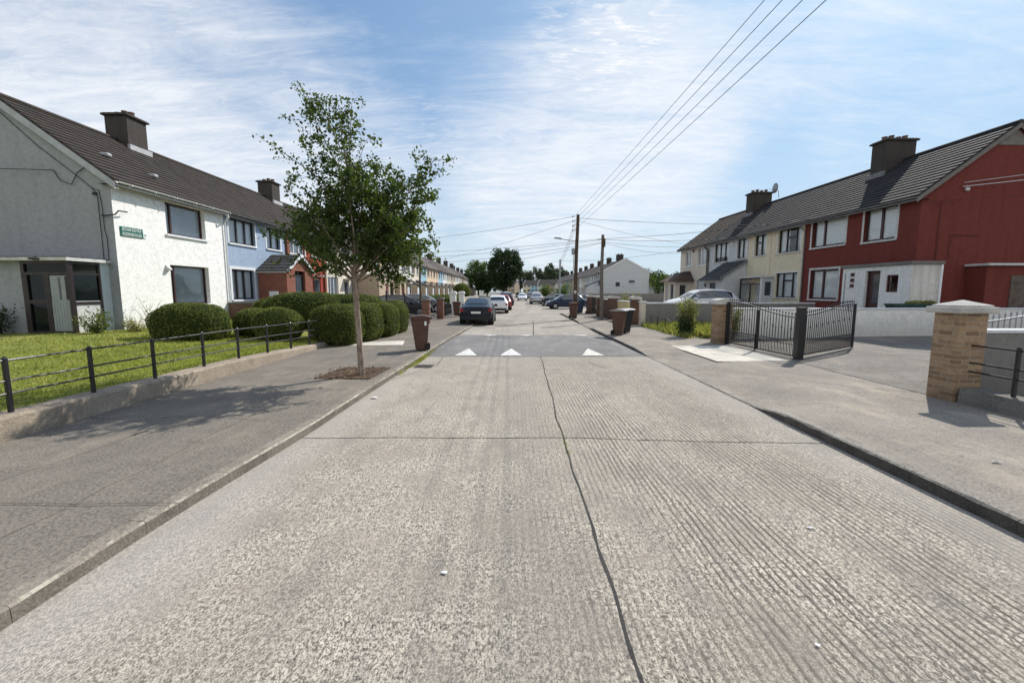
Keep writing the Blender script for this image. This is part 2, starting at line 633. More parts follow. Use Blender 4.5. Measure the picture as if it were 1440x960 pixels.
M['w_sky'] = render_mat('pale_blue_render', C(160, 196, 212), .006, .2, 40)
M['w_tan'] = render_mat('tan_render', C(190, 172, 150), .006, .3, 40)
M['w_brownbrick'] = brick_mat('brown_house_brick', (.16, .085, .06), (.1, .06, .045), (.2, .17, .14))
M['w_redbrick'] = brick_mat('porch_red_brick', (.3, .09, .055), (.22, .075, .05), (.3, .25, .2))
M['brick_b'] = brick_mat('buff_pillar_brick', (.42, .285, .175), (.2, .12, .075), (.4, .35, .28))
M['brick_r'] = brick_mat('red_pillar_brick', (.24, .1, .07), (.16, .075, .055), (.3, .25, .2))
M['wall_grey'] = render_mat('garden_wall_grey', (.26, .25, .24), .006, .5, 40)
M['wall_white'] = render_mat('garden_wall_white', (.86, .85, .82), .004, .2, 40)
M['wall_cream'] = render_mat('garden_wall_cream', C(216, 198, 150), .004, .35, 40)
M['cope'] = concrete('coping_concrete', (.52, .5, .46), .2, 60, .004, .35, .4, 2)
M['cope_w'] = plain('white_coping', (.72, .73, .74), .7, .25, 0, .2, 6)

M['roof_l'] = roof_mat('brown_grey_tiles', (.056, .046, .042))
M['roof_r'] = roof_mat('dark_grey_tiles', (.042, .042, .045))
M['roof_b'] = roof_mat('brown_tiles', (.085, .064, .054))
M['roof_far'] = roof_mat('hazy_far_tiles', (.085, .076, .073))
M['tile_edge'] = plain('shadowed_tile_edge', (.024, .021, .02), .9, .1, 0, .4, 6)  # painted dark for the shadow gaps between tile courses
M['slate'] = roof_mat('porch_slate', (.055, .058, .066))
M['chim'] = render_mat('sooty_chimney_render', C(78, 73, 70), .01, .6, 30)
M['pot'] = plain('clay_pot', (.19, .12, .09), .85, .2, 0, .4, 7)
M['lead'] = plain('lead_flashing', (.45, .45, .46), .6, .4, 0, .3, 7)
M['white_p'] = plain('white_upvc', (.76, .77, .78), .35, .45, 0, .1, 5)
M['white_d'] = plain('dirty_white_paint', (.6, .6, .58), .6, .3, 0, .35, 5)
M['dark_porch'] = plain('dark_porch_frame', (.026, .017, .018), .35, .45, 0, .25, 6)
M['brown_f'] = plain('mahogany_frame', (.06, .024, .024), .4, .45, 0, .25, 6)
M['black_f'] = plain('dark_window_frame', (.022, .02, .024), .4, .45, 0, .2, 6)
M['black_m'] = plain('black_painted_iron', (.014, .014, .016), .38, .5, 0, .3, 10)
M['maroon'] = plain('maroon_paint', (.085, .02, .022), .5, .4, 0, .25, 6)
M['red_door'] = plain('red_door_paint', (.22, .025, .03), .4, .45, 0, .2, 4)
M['door_w'] = plain('white_door_paint', (.62, .66, .68), .45, .4, 0, .15, 4)
M['door_g'] = plain('grey_porch_door', (.3, .33, .34), .4, .4, 0, .2, 4)
M['door_d'] = plain('dark_blue_door', (.03, .045, .06), .4, .45, 0, .2, 4)
M['timber'] = plain('weathered_timber', (.15, .12, .1), .85, .2, 0, .5, 4, .01)
M['soffit'] = plain('fascia_grey', (.2, .2, .205), .6, .3, 0, .3, 4)
M['barge_r'] = plain('weathered_verge', (.2, .18, .165), .8, .2, 0, .3, 5)
M['barge'] = plain('bargeboard_grey', (.42, .44, .46), .6, .3, 0, .2, 4)

def blind_fn(t, b):
    z = t.sep(t.pos())[2]
    w = t.math('FRACT', t.math('MULTIPLY', z, 18.0))
    t.set(b.inputs['Base Color'], t.mix(t.range(w, 0, .35), (.55, .55, .54), (.88, .89, .88)))
M['blind'] = mat('venetian_blind', (.7, .7, .7), .7, .2, 0, blind_fn)

def curt_fn(t, b):
    p = t.sep(t.pos())
    w = t.math('SINE', t.math('ADD', t.math('MULTIPLY', t.math('ADD', p[0], p[1]), 55.0), t.math('MULTIPLY', t.noise(t.pos(), 3), 9)))
    t.set(b.inputs['Base Color'], t.mix(t.range(w, -1, 1), (.72, .74, .74), (.9, .91, .9)))
M['blind_g'] = plain('sky_reflection_blind', (.5, .51, .51), .8, .2, 0, .25, 1.5)  # blind tone set to stand for sky reflected in the pane
M['curtain'] = mat('net_curtain', (.7, .7, .7), .8, .1, 0, curt_fn)
M['dark_in'] = plain('dark_interior', (.03, .03, .032), .9, .1, 0, .3, 3)
M['glass'] = glass_mat('window_glass', (.93, .96, .97), .07)
M['glass_porch'] = glass_mat('porch_glass', (.32, .37, .38), .02, .08)
M['glass_dk'] = mat('far_window_glass', (.05, .06, .075), .08, .6)
M['car_glass'] = mat('car_glass', (.02, .026, .032), .03, 1.0, 0, lambda t, b: (setattr(b.inputs['IOR'], 'default_value', 1.75)))
M['tyre'] = plain('tyre_rubber', (.02, .02, .021), .85, .2, 0, .3, 9)
M['rim'] = plain('alloy_rim', (.42, .43, .45), .35, .5, .6, .2, 9)
M['tail'] = mat('red_tail_lamp', (.32, .012, .016), .15, .6)
M['lamp'] = mat('clear_lamp', (.75, .78, .8), .1, .7)
M['plate'] = plain('number_plate', (.8, .8, .78), .4, .4, 0, .05, 4)
M['trim'] = plain('black_car_trim', (.018, .018, .02), .55, .4, 0, .2, 7)
M['bin_brown'] = plain('brown_bin_plastic', (.098, .05, .036), .5, .4, 0, .25, 5)
M['bin_black'] = plain('black_bin_plastic', (.022, .023, .027), .5, .4, 0, .25, 5)
M['bin_blue'] = plain('navy_bin_plastic', (.02, .045, .085), .5, .4, 0, .25, 5)
M['bin_green'] = plain('green_tub_plastic', (.02, .055, .038), .5, .4, 0, .25, 5)
M['lid_grey'] = plain('sun_bleached_lid', (.3, .29, .28), .35, .5, 0, .2, 5)
M['sign_g'] = mat('street_sign_green', (.012, .13, .085), .45, .4)
M['sign_w'] = mat('sign_white', (.82, .84, .83), .5, .3)
M['cable'] = mat('black_cable', (.02, .02, .022), .6, .3)
M['cable_w'] = mat('pale_cable', (.5, .5, .52), .5, .3)
M['galv'] = plain('galvanised_steel', (.33, .34, .35), .5, .5, .5, .2, 8)
M['paper'] = plain('paper_litter', (.8, .82, .86), .8, .2, 0, .1, 9)
M['iron'] = plain('cast_iron', (.1, .09, .085), .7, .3, .3, .4, 20, .004)


def paint(name, c, metal=.0, rough=.26):
    def fn(t, b):
        b.inputs['Specular IOR Level'].default_value = .28
        b.inputs['Coat Weight'].default_value = .12
        b.inputs['Coat Roughness'].default_value = .06
        z = t.sep(t.pos())[2]
        dust = t.math('MULTIPLY', t.range(t.math('ADD', z, t.math('MULTIPLY', t.noise(t.pos(), 6), .3)), .3, .8, 1, 0), .1)
        t.set(b.inputs['Base Color'], t.mix(dust, c, (.2, .18, .16)))
    return mat(name, c, rough, .5, metal, fn)
CP = {'navy': paint('navy_car_paint', (.008, .011, .022)), 'white': paint('white_car_paint', (.74, .75, .77)), 'red': paint('red_car_paint', (.26, .02, .02)),
      'silver': paint('silver_car_paint', (.36, .38, .41), .3, .3), 'black': paint('black_car_paint', (.01, .01, .012)), 'blue': paint('dark_blue_car_paint', (.014, .026, .06)),
      'grey': paint('grey_car_paint', (.13, .135, .145)), 'green': paint('dark_green_car_paint', (.022, .035, .03))}
# ------------------------------------------------------------------ ground, road, pavements
def lerp_tab(tab, y):
    if y <= tab[0][0]:
        return tab[0][1]
    for (a, va), (b, vb) in zip(tab, tab[1:]):
        if y <= b:
            f = (y - a) / (b - a)
            f = f * f * (3 - 2 * f) * .5 + f * .5
            return va + (vb - va) * f
    return tab[-1][1]

KLT = [(-10, -2.86), (3, -2.83), (6, -2.66), (12.6, -2.48), (24, -2.06), (40, -1.95), (300, -1.95)]
KRT = [(-10, 3.9), (6.5, 3.9), (13, 3.86), (18, 3.83), (30, 3.92), (300, 3.95)]
KRH = [(-10, .125), (6.0, .125), (7.0, .022), (12.2, .018), (13.6, .1), (20.5, .11), (22, .03), (25, .03), (26.2, .1), (35.5, .1), (36.2, .01), (400, .01)]
KLH = [(-10, .115), (14, .11), (21, .1), (23.2, .05), (25, .04), (60, .06), (400, .06)]
nz = lambda x, y, z=0.0: noise.noise(Vector((x, y, z)))

g = MB()
g.quad((-700, -60, -.035), (700, -60, -.035), (700, 900, -.035), (-700, 900, -.035))
struct(g.build('ground', M['ground']))


def strip(y0, y1, dy, xs, zf, name, m, smooth=False):
    """sheet following y; xs(y) -> list of x ; zf(x,y) -> z"""
    b = MB()
    ys = []
    y = y0
    while y < y1 - 1e-6:
        ys.append(y)
        y += dy(y) if callable(dy) else dy
    ys.append(y1)
    rows = [[(x, y, zf(x, y)) for x in xs(y)] for y in ys]
    n = len(rows[0])
    b.v = [p for r in rows for p in r]
    for i in range(len(rows) - 1):
        for j in range(n - 1):
            b.f.append((i * n + j, i * n + j + 1, (i + 1) * n + j + 1, (i + 1) * n + j))
            b.mi.append(0)
    return b.build(name, m, smooth=smooth)

struct(strip(-10, 12.42, 22.42, lambda y: [-3.4, 4.3], lambda x, y: 0.0, 'road', M['road']))
struct(strip(12.42, 260, 40, lambda y: [-3.4, 4.3], lambda x, y: -.004, 'road_surface', M['road_far']))
# side road mouth to the right beyond the bins
struct(strip(36.2, 60, 24, lambda y: [4.3, 16], lambda x, y: -.006, 'side_road', M['road_far']))

# raised asphalt speed table
HT = [(12.42, .002), (13.7, .085), (17.3, .085), (18.6, .002)]
def hump_z(x, y):
    e = min((x + 2.5) / .5, (3.85 - x) / .5, 1)
    return .003 + lerp_tab(HT, y) * max(0, e)
struct(strip(12.42, 18.6, .31, lambda y: [-2.48 + i * (6.33 / 14) for i in range(15)], hump_z, 'speed_hump', M['hump']))
def triangle(x, y0, y1, w, m):
    b = MB()
    n = 5
    L = []
    for i in range(n + 1):
        f = i / n
        y = y0 + (y1 - y0) * f
        h = w * (1 - f) / 2 + .015
        L.append([(x - h, y, hump_z(x, y) + .008), (x + h, y, hump_z(x, y) + .008)])
    for a, c in zip(L, L[1:]):
        b.quad(a[0], a[1], c[1], c[0])
    return b.build('road_marking', m)
for x, mm in ((-1.34, M['mark']), (-.03, M['mark']), (2.36, M['mark_y'])):
    struct(triangle(x, 12.54, 13.5, .62, mm))
for x in (-.9, .6, 2.9):
    struct(triangle(x, 18.5, 17.4, .6, M['mark']))

# joints between the concrete bays: thin ragged strips of tar
def ragged(pts, w, name, m, z=.004, step=.07, wob=.025):
    b = MB()
    L = []
    for (x0, y0), (x1, y1) in zip(pts, pts[1:]):
        d = math.hypot(x1 - x0, y1 - y0)
        k = max(1, int(d / step))
        nx, ny = -(y1 - y0) / d, (x1 - x0) / d
        for i in range(k + 1):
            f = i / k
            x, y = x0 + (x1 - x0) * f, y0 + (y1 - y0) * f
            o = nz(x * 2.1, y * 2.1, 3) * wob + nz(x * .6, y * .6, 5) * wob * 1.6
            h = w * (.55 + .7 * abs(nz(x * 7, y * 7, 9)))
            L.append([(x + nx * (o - h), y + ny * (o - h), z), (x + nx * (o + h), y + ny * (o + h), z)])
    for a, c in zip(L, L[1:]):
        b.quad(a[0], a[1], c[1], c[0])
    return struct(b.build(name, m))
ragged([(.60, 0), (.64, 2.5), (.67, 5.4), (.74, 9), (.81, 12.4)], .013, 'road_joint', M['tar'], wob=.022)
ragged([(-2.7, 5.42), (.67, 5.42), (3.9, 5.2)], .010, 'road_joint', M['tar'], wob=.02)
ragged([(.9, 18.7), (1.3, 27)], .03, 'road_joint', M['tar'], z=.0)
ragged([(-1.2, 27.0), (3.9, 27.6)], .06, 'road_joint', M['tar'], z=.0, step=.3)
ragged([(-2.4, 12.41), (3.85, 12.41)], .02, 'road_joint', M['tar'])
ragged([(2.02, 11.5), (2.1, 11.0), (2.35, 10.5)], .012, 'road_crack', M['tar'])
ragged([(-2.55, 9.1), (-1.9, 11.0), (-1.95, 12.3)], .01, 'road_crack', M['tar'])

# pavements and kerbs
def dy_near(y):
    return .25 if y < 14 else (1.0 if y < 40 else 10)
def pl_z(x, y):
    return lerp_tab(KLH, y) + (-3 - x) * .004
struct(strip(-10, 260, dy_near, lambda y: [-6.0, -5.0, -4.0, lerp_tab(KLT, y) - .13], pl_z, 'pavement_left', M['path_l']))
def pr_z(x, y):
    k = lerp_tab(KRT, y) + .13
    f = min(1, max(0, (x - k) / 1.5))
    f = f * f * (3 - 2 * f)
    h = lerp_tab(KRH, y)
    return h + (.125 - h) * f
struct(strip(-10, 36.2, dy_near, lambda y: [lerp_tab(KRT, y) + .13 + (7.02 - lerp_tab(KRT, y) - .13) * i / 12 for i in range(13)], pr_z, 'pavement_right', M['path_r']))
struct(strip(60, 260, 20, lambda y: [4.1, 7.0], lambda x, y: .06, 'far_pavement', M['path_r']))

def kerb(T, H, side, y0, y1, m, name):
    b = MB()
    y = y0
    s = 1 if side > 0 else -1                   # +1: pavement to +x of the face
    while y < y1:
        L = .914 if y < 30 else 6.0
        e = y + L - (.004 if y < 30 else .0)
        n = 11 if y < 16 else 3
        jz = nz(y, 1.7) * .006
        rows = []
        for i in range(n + 1):
            yy = y + (e - y) * i / n
            x = lerp_tab(T, yy)
            h = lerp_tab(H, yy) + jz
            chip = max(0, nz(yy * 5.3, s * 4.0, 2) - .1) * .035 if y < 16 else 0
            end = .003 if i in (0, n) else 0
            rows.append([(x, yy, -.02), (x + s * (.004 + chip * .3), yy, h - .018 - chip), (x + s * (.02 + chip), yy, h - end), (x + s * .132, yy, h + .002 - end)])
        k = len(rows[0])
        base = len(b.v)
        b.v += [p for r in rows for p in r]
        for i in range(n):
            for j in range(k - 1):
                b.f.append((base + i * k + j, base + i * k + j + 1, base + (i + 1) * k + j + 1, base + (i + 1) * k + j))
                b.mi.append(0)
        for i in (0, n):
            b.f.append(tuple(base + i * k + j for j in range(k)))
            b.mi.append(0)
        y += L
    return struct(b.build(name, m))
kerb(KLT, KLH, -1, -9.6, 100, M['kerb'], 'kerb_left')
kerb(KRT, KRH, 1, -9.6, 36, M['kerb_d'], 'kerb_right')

def sheet(pts, name, m, z=None):
    b = MB()
    b.poly([(p[0], p[1], z if z is not None else p[2]) for p in pts])
    return struct(b.build(name, m))
sheet([(-5.9, 14.0), (-3.55, 14.1), (-3.8, 15.4), (-5.3, 15.0)], 'concrete_slab', M['slab'], .124)
sheet([(5.1, 10.75), (7.0, 10.85), (7.0, 13.9), (5.05, 13.86)], 'concrete_slab', M['slab'], .131)
# pavement bay joints
for y in (3.4, 7.6, 16.0, 20.2):
    ragged([(-5.9, y), (-2.75, y + .05)], .006, 'pavement_joint', M['tar'], z=.1285, wob=.02)
ragged([(-3.62, 2), (-3.75, 9), (-3.5, 13.6)], .005, 'pavement_crack', M['kerb'], z=.1245, wob=.05)
ragged([(7.02, 7.2), (7.03, 14.4)], .014, 'pavement_joint', M['tar'], z=.1315, wob=.03)
ragged([(4.1, 9.6), (5.2, 9.2), (6.0, 8.0), (7.0, 7.4)], .006, 'pavement_crack', M['tar'], z=.1285, wob=.05)

# soil square round the street tree, with fallen leaves as loose stuff
sheet([(-4.0, 8.66), (-2.86, 8.62), (-2.78, 9.95), (-3.86, 9.95)], 'tree_pit', M['soil'], .126)
rng = np.random.default_rng(3)
b = MB()
n = 260
P = np.stack([rng.uniform(-4.1, -2.8, n), rng.uniform(8.55, 10.0, n), np.full(n, .138)], 1)
b.leaves(P, .055, np.tile([0, 0, 1.0], (n, 1)), jitter=.25)
tag(b.build('fallen_leaves', M['litter'], fix=False), 'brown fallen leaves scattered on the soil square round the young street tree', None, None, 'stuff')

# yards beside and behind
struct(strip(7.15, 15.85, .87, lambda y: [7.02, 8, 9, 10, 12, 14, 18, 30], lambda x, y: .126 + min(7, max(0, x - 7.4)) * .018, 'driveway', M['drive']))
sheet([(7.02, 15.86), (24, 15.9), (24, 22.1), (7.02, 22.1)], 'front_garden_ground', M['ground'], .13)
sheet([(6.4, 22.4), (15.6, 22.4), (15.6, 36), (6.4, 36)], 'front_yards', M['drive'], .12)
sheet([(7.02, -10), (30, -10), (30, 7.1), (7.02, 7.1)], 'side_garden_ground', M['ground'], .12)

def gl_z(x, y):
    """left gardens rise from the plinth to the house wall"""
    f = min(1, max(0, (-6.1 - x) / 6.5))
    return .36 + .2 * f + nz(x * .5, y * .5, 8) * .02 - (max(0, min(1, (y - 8) / 6)) * .1 * (1 - f))
struct(strip(-10, 14.6, .6, lambda y: [-40, -30, -22] + [-18 + i * .6 for i in range(20)] + [-6.1], gl_z, 'lawn', M['lawn'], True))
struct(strip(14.6, 20.3, .6, lambda y: [-13.6 + i * .6 for i in range(13)] + [-6.0], gl_z, 'side_lawn', M['lawn'], True))
struct(strip(20.3, 260, 20, lambda y: [-13.4, -9, -5.9], lambda x, y: .3 if x < -13 else (.2 if x < -6 else .11), 'front_gardens', M['ground']))

# short grass on the lawn (uncountable)
b = MB()
n = 46000
xx = -6.2 - np.abs(rng.normal(0, 1, n)) * 3.6
yy = rng.uniform(2.2, 15.2, n)
keep = (xx > -16.5) & ~((xx < -13.0) & (yy > 14.3))
xx, yy = xx[keep], yy[keep]
zz = np.array([gl_z(x, y) for x, y in zip(xx, yy)])
n = len(xx)
h = rng.uniform(.025, .06, n)
an = rng.uniform(0, 2 * PI, n)
lx, ly = rng.normal(0, .018, n), rng.normal(0, .018, n)
w = .006 + yy * .0007
V = np.stack([np.stack([xx - np.cos(an) * w, yy - np.sin(an) * w, zz - .004], 1), np.stack([xx + np.cos(an) * w, yy + np.sin(an) * w, zz - .004], 1),
              np.stack([xx + lx, yy + ly, zz + h], 1)], 1).reshape(-1, 3)
b.v = list(map(tuple, V.tolist()))
b.f = list(map(tuple, (np.arange(n)[:, None] * 3 + np.arange(3)[None]).tolist()))
b.mi = [0] * n
tag(b.build('grass', M['blade'], fix=False), 'short mown grass covering the corner lawn', None, None, 'stuff')


def tuft(P, hmin, hmax, w, name, m, label, seed=1):
    r = np.random.default_rng(seed)
    b = MB()
    for x, y, z in P:
        h = r.uniform(hmin, hmax)
        a = r.uniform(0, 2 * PI)
        lx, ly = r.normal(0, h * .3, 2)
        dx, dy = math.cos(a) * w, math.sin(a) * w
        b.add([(x - dx, y - dy, z), (x + dx, y + dy, z), (x + lx * .4 + dx * .6, y + ly * .4 + dy * .6, z + h * .6), (x + lx, y + ly, z + h)], [(0, 1, 2, 3)])
    return tag(b.build(name, m, fix=False), label, None, None, 'stuff')
P = [(7.1 + abs(rng.normal(0, 1.9)), rng.uniform(16.0, 17.6) if i % 2 else rng.uniform(17.6, 22.0), .125) for i in range(5200)]
tuft(P, .12, .34, .014, 'long_grass', M['blade_dry'], 'long unmown grass in the open front garden beside the brick gate pillar')
P = [(6.35 + abs(rng.normal(0, .3)), rng.uniform(16.0, 21.8), .12) for i in range(900)]
tuft(P, .05, .3, .012, 'verge_weeds', M['blade_dry'], 'dry straggly weeds along the edge of the right pavement', 4)
P = [(lerp_tab(KLT, y) + rng.uniform(.0, .09), y, .003) for y in list(rng.uniform(9.6, 13.6, 130)) + list(rng.normal(11.7, .45, 260))]
tuft(P, .03, .12, .008, 'gutter_weeds', M['blade'], 'green weeds growing in the left gutter just before the speed hump', 5)
P = [(.66 + rng.normal(0, .025), y, .003) for y in rng.normal(5.4, .35, 60)]
tuft(P, .008, .022, .006, 'joint_moss', M['blade'], 'small tufts of weeds in the centre joint of the road', 6)
# cracks, patches and repairs in the pavements
ragged([(4.1, 3.1), (5.0, 2.9), (5.9, 3.3), (7.0, 3.1)], .005, 'pavement_crack', M['tar'], z=.1285, wob=.08)
ragged([(-5.9, 5.9), (-5.1, 5.7), (-4.2, 6.0), (-3.3, 5.8), (-2.75, 5.9)], .005, 'pavement_crack', M['tar'], z=.127, wob=.08)
ragged([(-4.6, 2.2), (-4.75, 4.0), (-4.5, 5.8)], .004, 'pavement_crack', M['tar'], z=.1265, wob=.08)
# ------------------------------------------------------------------ plinths, railings, pillars, gates, walls
def plinth(name, label, x0, x1, y0, y1, ztab, m, seed):
    b = MB()
    n = int((y1 - y0) / .2)
    rows = []
    for i in range(n + 1):
        y = y0 + (y1 - y0) * i / n
        z = lerp_tab(ztab, y) + nz(y * 1.3, seed) * .012
        a = nz(y * 2.2, seed + 3) * .014
        c = abs(nz(y * 6, seed + 5)) * .02
        rows.append([(x1 + a + .02, y, .05), (x1 + a + .008, y, z - .03 - c), (x1 + a - .025 - c, y, z), (x0 + .02, y, z + .004), (x0, y, .2), (x0, y, .05)])
    k = 6
    b.v = [p for r in rows for p in r]
    for i in range(n):
        for j in range(k - 1):
            b.f.append((i * k + j, i * k + j + 1, (i + 1) * k + j + 1, (i + 1) * k + j))
            b.mi.append(0)
    for i in (0, n):
        b.f.append(tuple(i * k + j for j in range(k)))
        b.mi.append(0)
    return tag(b.build(name, m), label, 'low wall')
plinth('plinth_wall', 'low weathered concrete plinth wall under the lawn railing, left of the pavement', -6.22, -5.92, -4, 13.9,
       [(-4, .42), (6, .41), (9, .39), (13.9, .25)], M['plinth'], 1)

def railing(name, label, posts, ztop, zs, rail_end, x, post_z0, m):
    """posts: list of y ; zs: rail heights as fractions"""
    t = thing(name, label, 'railing', (x, posts[0], post_z0(posts[0])))
    ox, oy, oz = t.location
    for y in posts:
        b = MB()
        z0, z1 = post_z0(y) - .03, ztop(y)
        b.cbox(-.022, .022, y - oy - .022, y - oy + .022, z0 - oz, z1 - oz, .004)
        b.tube([(0, y - oy, z1 - oz - .005), (0, y - oy, z1 - oz + .02)], [.03, .012], 8)
        b.build('post', m, t)
    for f in zs:
        b = MB()
        ys = [rail_end[0]] + posts + [rail_end[1]]
        b.tube([(0.0, y - oy, post_z0(y) + (ztop(y) - post_z0(y)) * f + nz(y * .9, f * 9) * .008 - oz) for y in ys], .0135, 6)
        b.build('rail', m, t)
    return t
LP = [2.9, 4.05, 5.16, 6.21, 7.31, 8.5, 9.6, 10.75, 11.9, 13.0, 13.8]
railing('lawn_railing', 'black iron estate railing with three rails along the corner lawn', LP,
        lambda y: lerp_tab([(3, 1.08), (9, 1.06), (13.8, .98)], y), [.96, .59, .36], (1.5, 14.1), -6.06,
        lambda y: lerp_tab([(-4, .41), (6, .4), (9, .385), (13.9, .26)], y), M['black_m'])
plinth('plinth_wall', 'dark shaded concrete plinth wall running from the buff brick pillar along the right pavement', 7.02, 7.36, 1.5, 6.74,
       [(0, .36), (7, .36)], M['plinth_d'], 7)
railing('front_railing', 'black three-rail railing fixed to the buff brick pillar with the stone cap', [2.2, 3.55, 4.9, 6.15],
        lambda y: 1.06, [.95, .56, .36], (1.5, 6.84), 7.2, lambda y: .36, M['black_m'])

def pillar(name, label, x0, x1, y0, y1, z0, z1, bm, cap='pyramid', over=.07, capm=None, capz=.1, rise=.11):
    cx, cy = (x0 + x1) / 2, (y0 + y1) / 2
    t = thing(name, label, 'gate pillar', (cx, cy, z0))
    a, c = (x1 - x0) / 2, (y1 - y0) / 2
    b = MB()
    b.cbox(-a, a, -c, c, -.02, z1 - z0, .008)
    b.build('shaft', bm, t)
    b = MB()
    h = z1 - z0
    b.cbox(-a - over, a + over, -c - over, c + over, h, h + capz, .014)
    k = h + capz
    if cap == 'pyramid':
        f = .82
        b.add([((-a - over) * f, (-c - over) * f, k), ((a + over) * f, (-c - over) * f, k), ((a + over) * f, (c + over) * f, k), ((-a - over) * f, (c + over) * f, k),
               ((-a - over) * f, (-c - over) * f, k + .025), ((a + over) * f, (-c - over) * f, k + .025), ((a + over) * f, (c + over) * f, k + .025), ((-a - over) * f, (c + over) * f, k + .025),
               (0, 0, k + rise)], [(0, 1, 5, 4), (1, 2, 6, 5), (2, 3, 7, 6), (3, 0, 4, 7), (4, 5, 8), (5, 6, 8), (6, 7, 8), (7, 4, 8)])
    else:
        n = 7
        pr = []
        for i in range(n + 1):
            an = PI * i / n
            pr.append((math.cos(an) * (a + over * .7), -c - over * .7, k + math.sin(an) * rise))
        b.prism(pr, (0, 2 * (c + over * .7), 0))
    b.build('cap', capm or M['cope'], t)
    return t
PB = pillar('gate_pillar', 'buff brick gate pillar with grey pyramid cap, closest to the camera on the right', 6.97, 7.41, 6.79, 7.22, .12, 1.52, M['brick_b'], over=.085)
PA = pillar('gate_pillar', 'buff brick gate pillar with flat domed cap at the hinge side of the black gates', 6.82, 7.32, 14.5, 14.95, .12, 1.42, M['brick_b'], 'round', .085, rise=.1)


def gate_panel(name, t, L, zt, m, heads=True, gap=.118, zb=.07, zm=.45):
    """gate panel along local +x; zt(f) gives the curved top"""
    b = MB()
    b.box(0, L, -.012, .012, zb - .018, zb + .018)
    b.box(.02, L - .02, -.009, .009, zm - .012, zm + .012)
    b.box(.02, L - .02, -.009, .009, zm - .10, zm - .082)
    n = int(L / gap)
    for i in range(1, n):
        x = L * i / n
        b.box(x - .0075, x + .0075, -.0075, .0075, zb, zt(x / L) + (0 if not heads else 0))
        if i % 3 == 1:                                              # basket twist half way up
            zc = zm + (zt(x / L) - zm) * .5
            b.tube([(x, 0, zc - .07), (x, 0, zc), (x, 0, zc + .07)], [.006, .02, .006], 6, False)
        if heads:
            z = zt(x / L)
            b.tube([(x, 0, z), (x, 0, z + .045), (x, 0, z + .075), (x, 0, z + .13)], [.005, .006, .018, .002], 6)
        x2 = L * (i - .5) / n
        b.box(x2 - .005, x2 + .005, -.005, .005, zb, zm)
    b.build('bars', m, t)
    b = MB()
    b.tube([(L * i / 24, 0, zt(i / 24)) for i in range(25)], .017, 6)
    b.build('top_rail', m, t)

def swan(lo, hi, rev=False):
    def f(x):
        x = 1 - x if rev else x
        return lo + (hi - lo) * (math.sin((min(1, max(0, x * 1.12)) - .5) * PI) * .5 + .5)
    return f
# fixed panel between pillar and tall post, then the open leaf, then the other leaf folded back
post = thing('gate_post', 'tall square black steel post carrying the open gate leaf', 'gate post', (7.34, 11.1, .12))
b = MB(); b.cbox(-.085, .085, -.085, .085, -.02, 1.3, .008); b.build('shaft', M['black_m'], post)
b = MB(); b.cbox(-.1, .1, -.1, .1, 1.3, 1.335, .01); b.build('cap', M['black_m'], post)
b = MB(); b.cbox(-.13, .13, -.13, .13, -.01, .03, .008); b.build('base_plate', M['black_m'], post)

d = Vector((7.34 - 7.1, 11.1 - 14.42, 0)); L = d.length
gA = thing('garden_gate', 'black iron gate panel with spearheads between domed pillar and tall post', 'gate', (7.1, 14.42, .12), math.atan2(d.y, d.x), 'black iron gates')
b = MB(); b.cbox(0, .1, -.05, .05, .0, 1.36, .006); b.build('hinge_post', M['black_m'], gA)
gate_panel('panel', gA, L - .09, swan(1.07, 1.38, True), M['black_m'])
b = MB(); b.cbox(1.55, 1.63, -.028, .028, .04, 1.2, .005); b.build('stile', M['black_m'], gA)
b = MB(); b.box(1.64, 1.8, -.045, -.02, .36, .39); b.box(1.575, 1.595, -.05, -.03, -.1 + .1, .5); b.build('bolt', M['black_m'], gA)

d = Vector((10.18 - 7.42, 13.0 - 11.16, 0)); L = d.length
gB = thing('garden_gate', 'black iron gate leaf standing open at an angle across the driveway', 'gate', (7.42, 11.16, .16), math.atan2(d.y, d.x), 'black iron gates')
gate_panel('panel', gB, L, swan(1.08, 1.32), M['black_m'])
b = MB(); b.cbox(L - .035, L + .035, -.03, .03, .03, 1.34, .005); b.build('stile', M['black_m'], gB)
b = MB(); b.cbox(0.0, .05, -.025, .025, .03, 1.14, .005); b.build('hinge_stile', M['black_m'], gB)
b = MB(); b.box(L - .55, L - .03, -.01, .01, 1.22, 1.24); b.box(L - .5, L - .48, -.008, .008, 1.12, 1.3); b.box(L - .5, L - .03, -.008, .008, 1.12, 1.135)
b.build('latch_frame', M['black_m'], gB)

d = Vector((3.3, .42, 0)); L = d.length
gC = thing('garden_gate', 'pale grey topped gate leaf folded back behind the stone-capped pillar', 'gate', (7.55, 7.5, .16), math.atan2(d.y, d.x), 'black iron gates')
gate_panel('panel', gC, L, swan(1.14, 1.4), M['galv'])
b = MB(); b.cbox(L - .035, L + .035, -.03, .03, .03, 1.4, .005); b.build('stile', M['black_m'], gC)

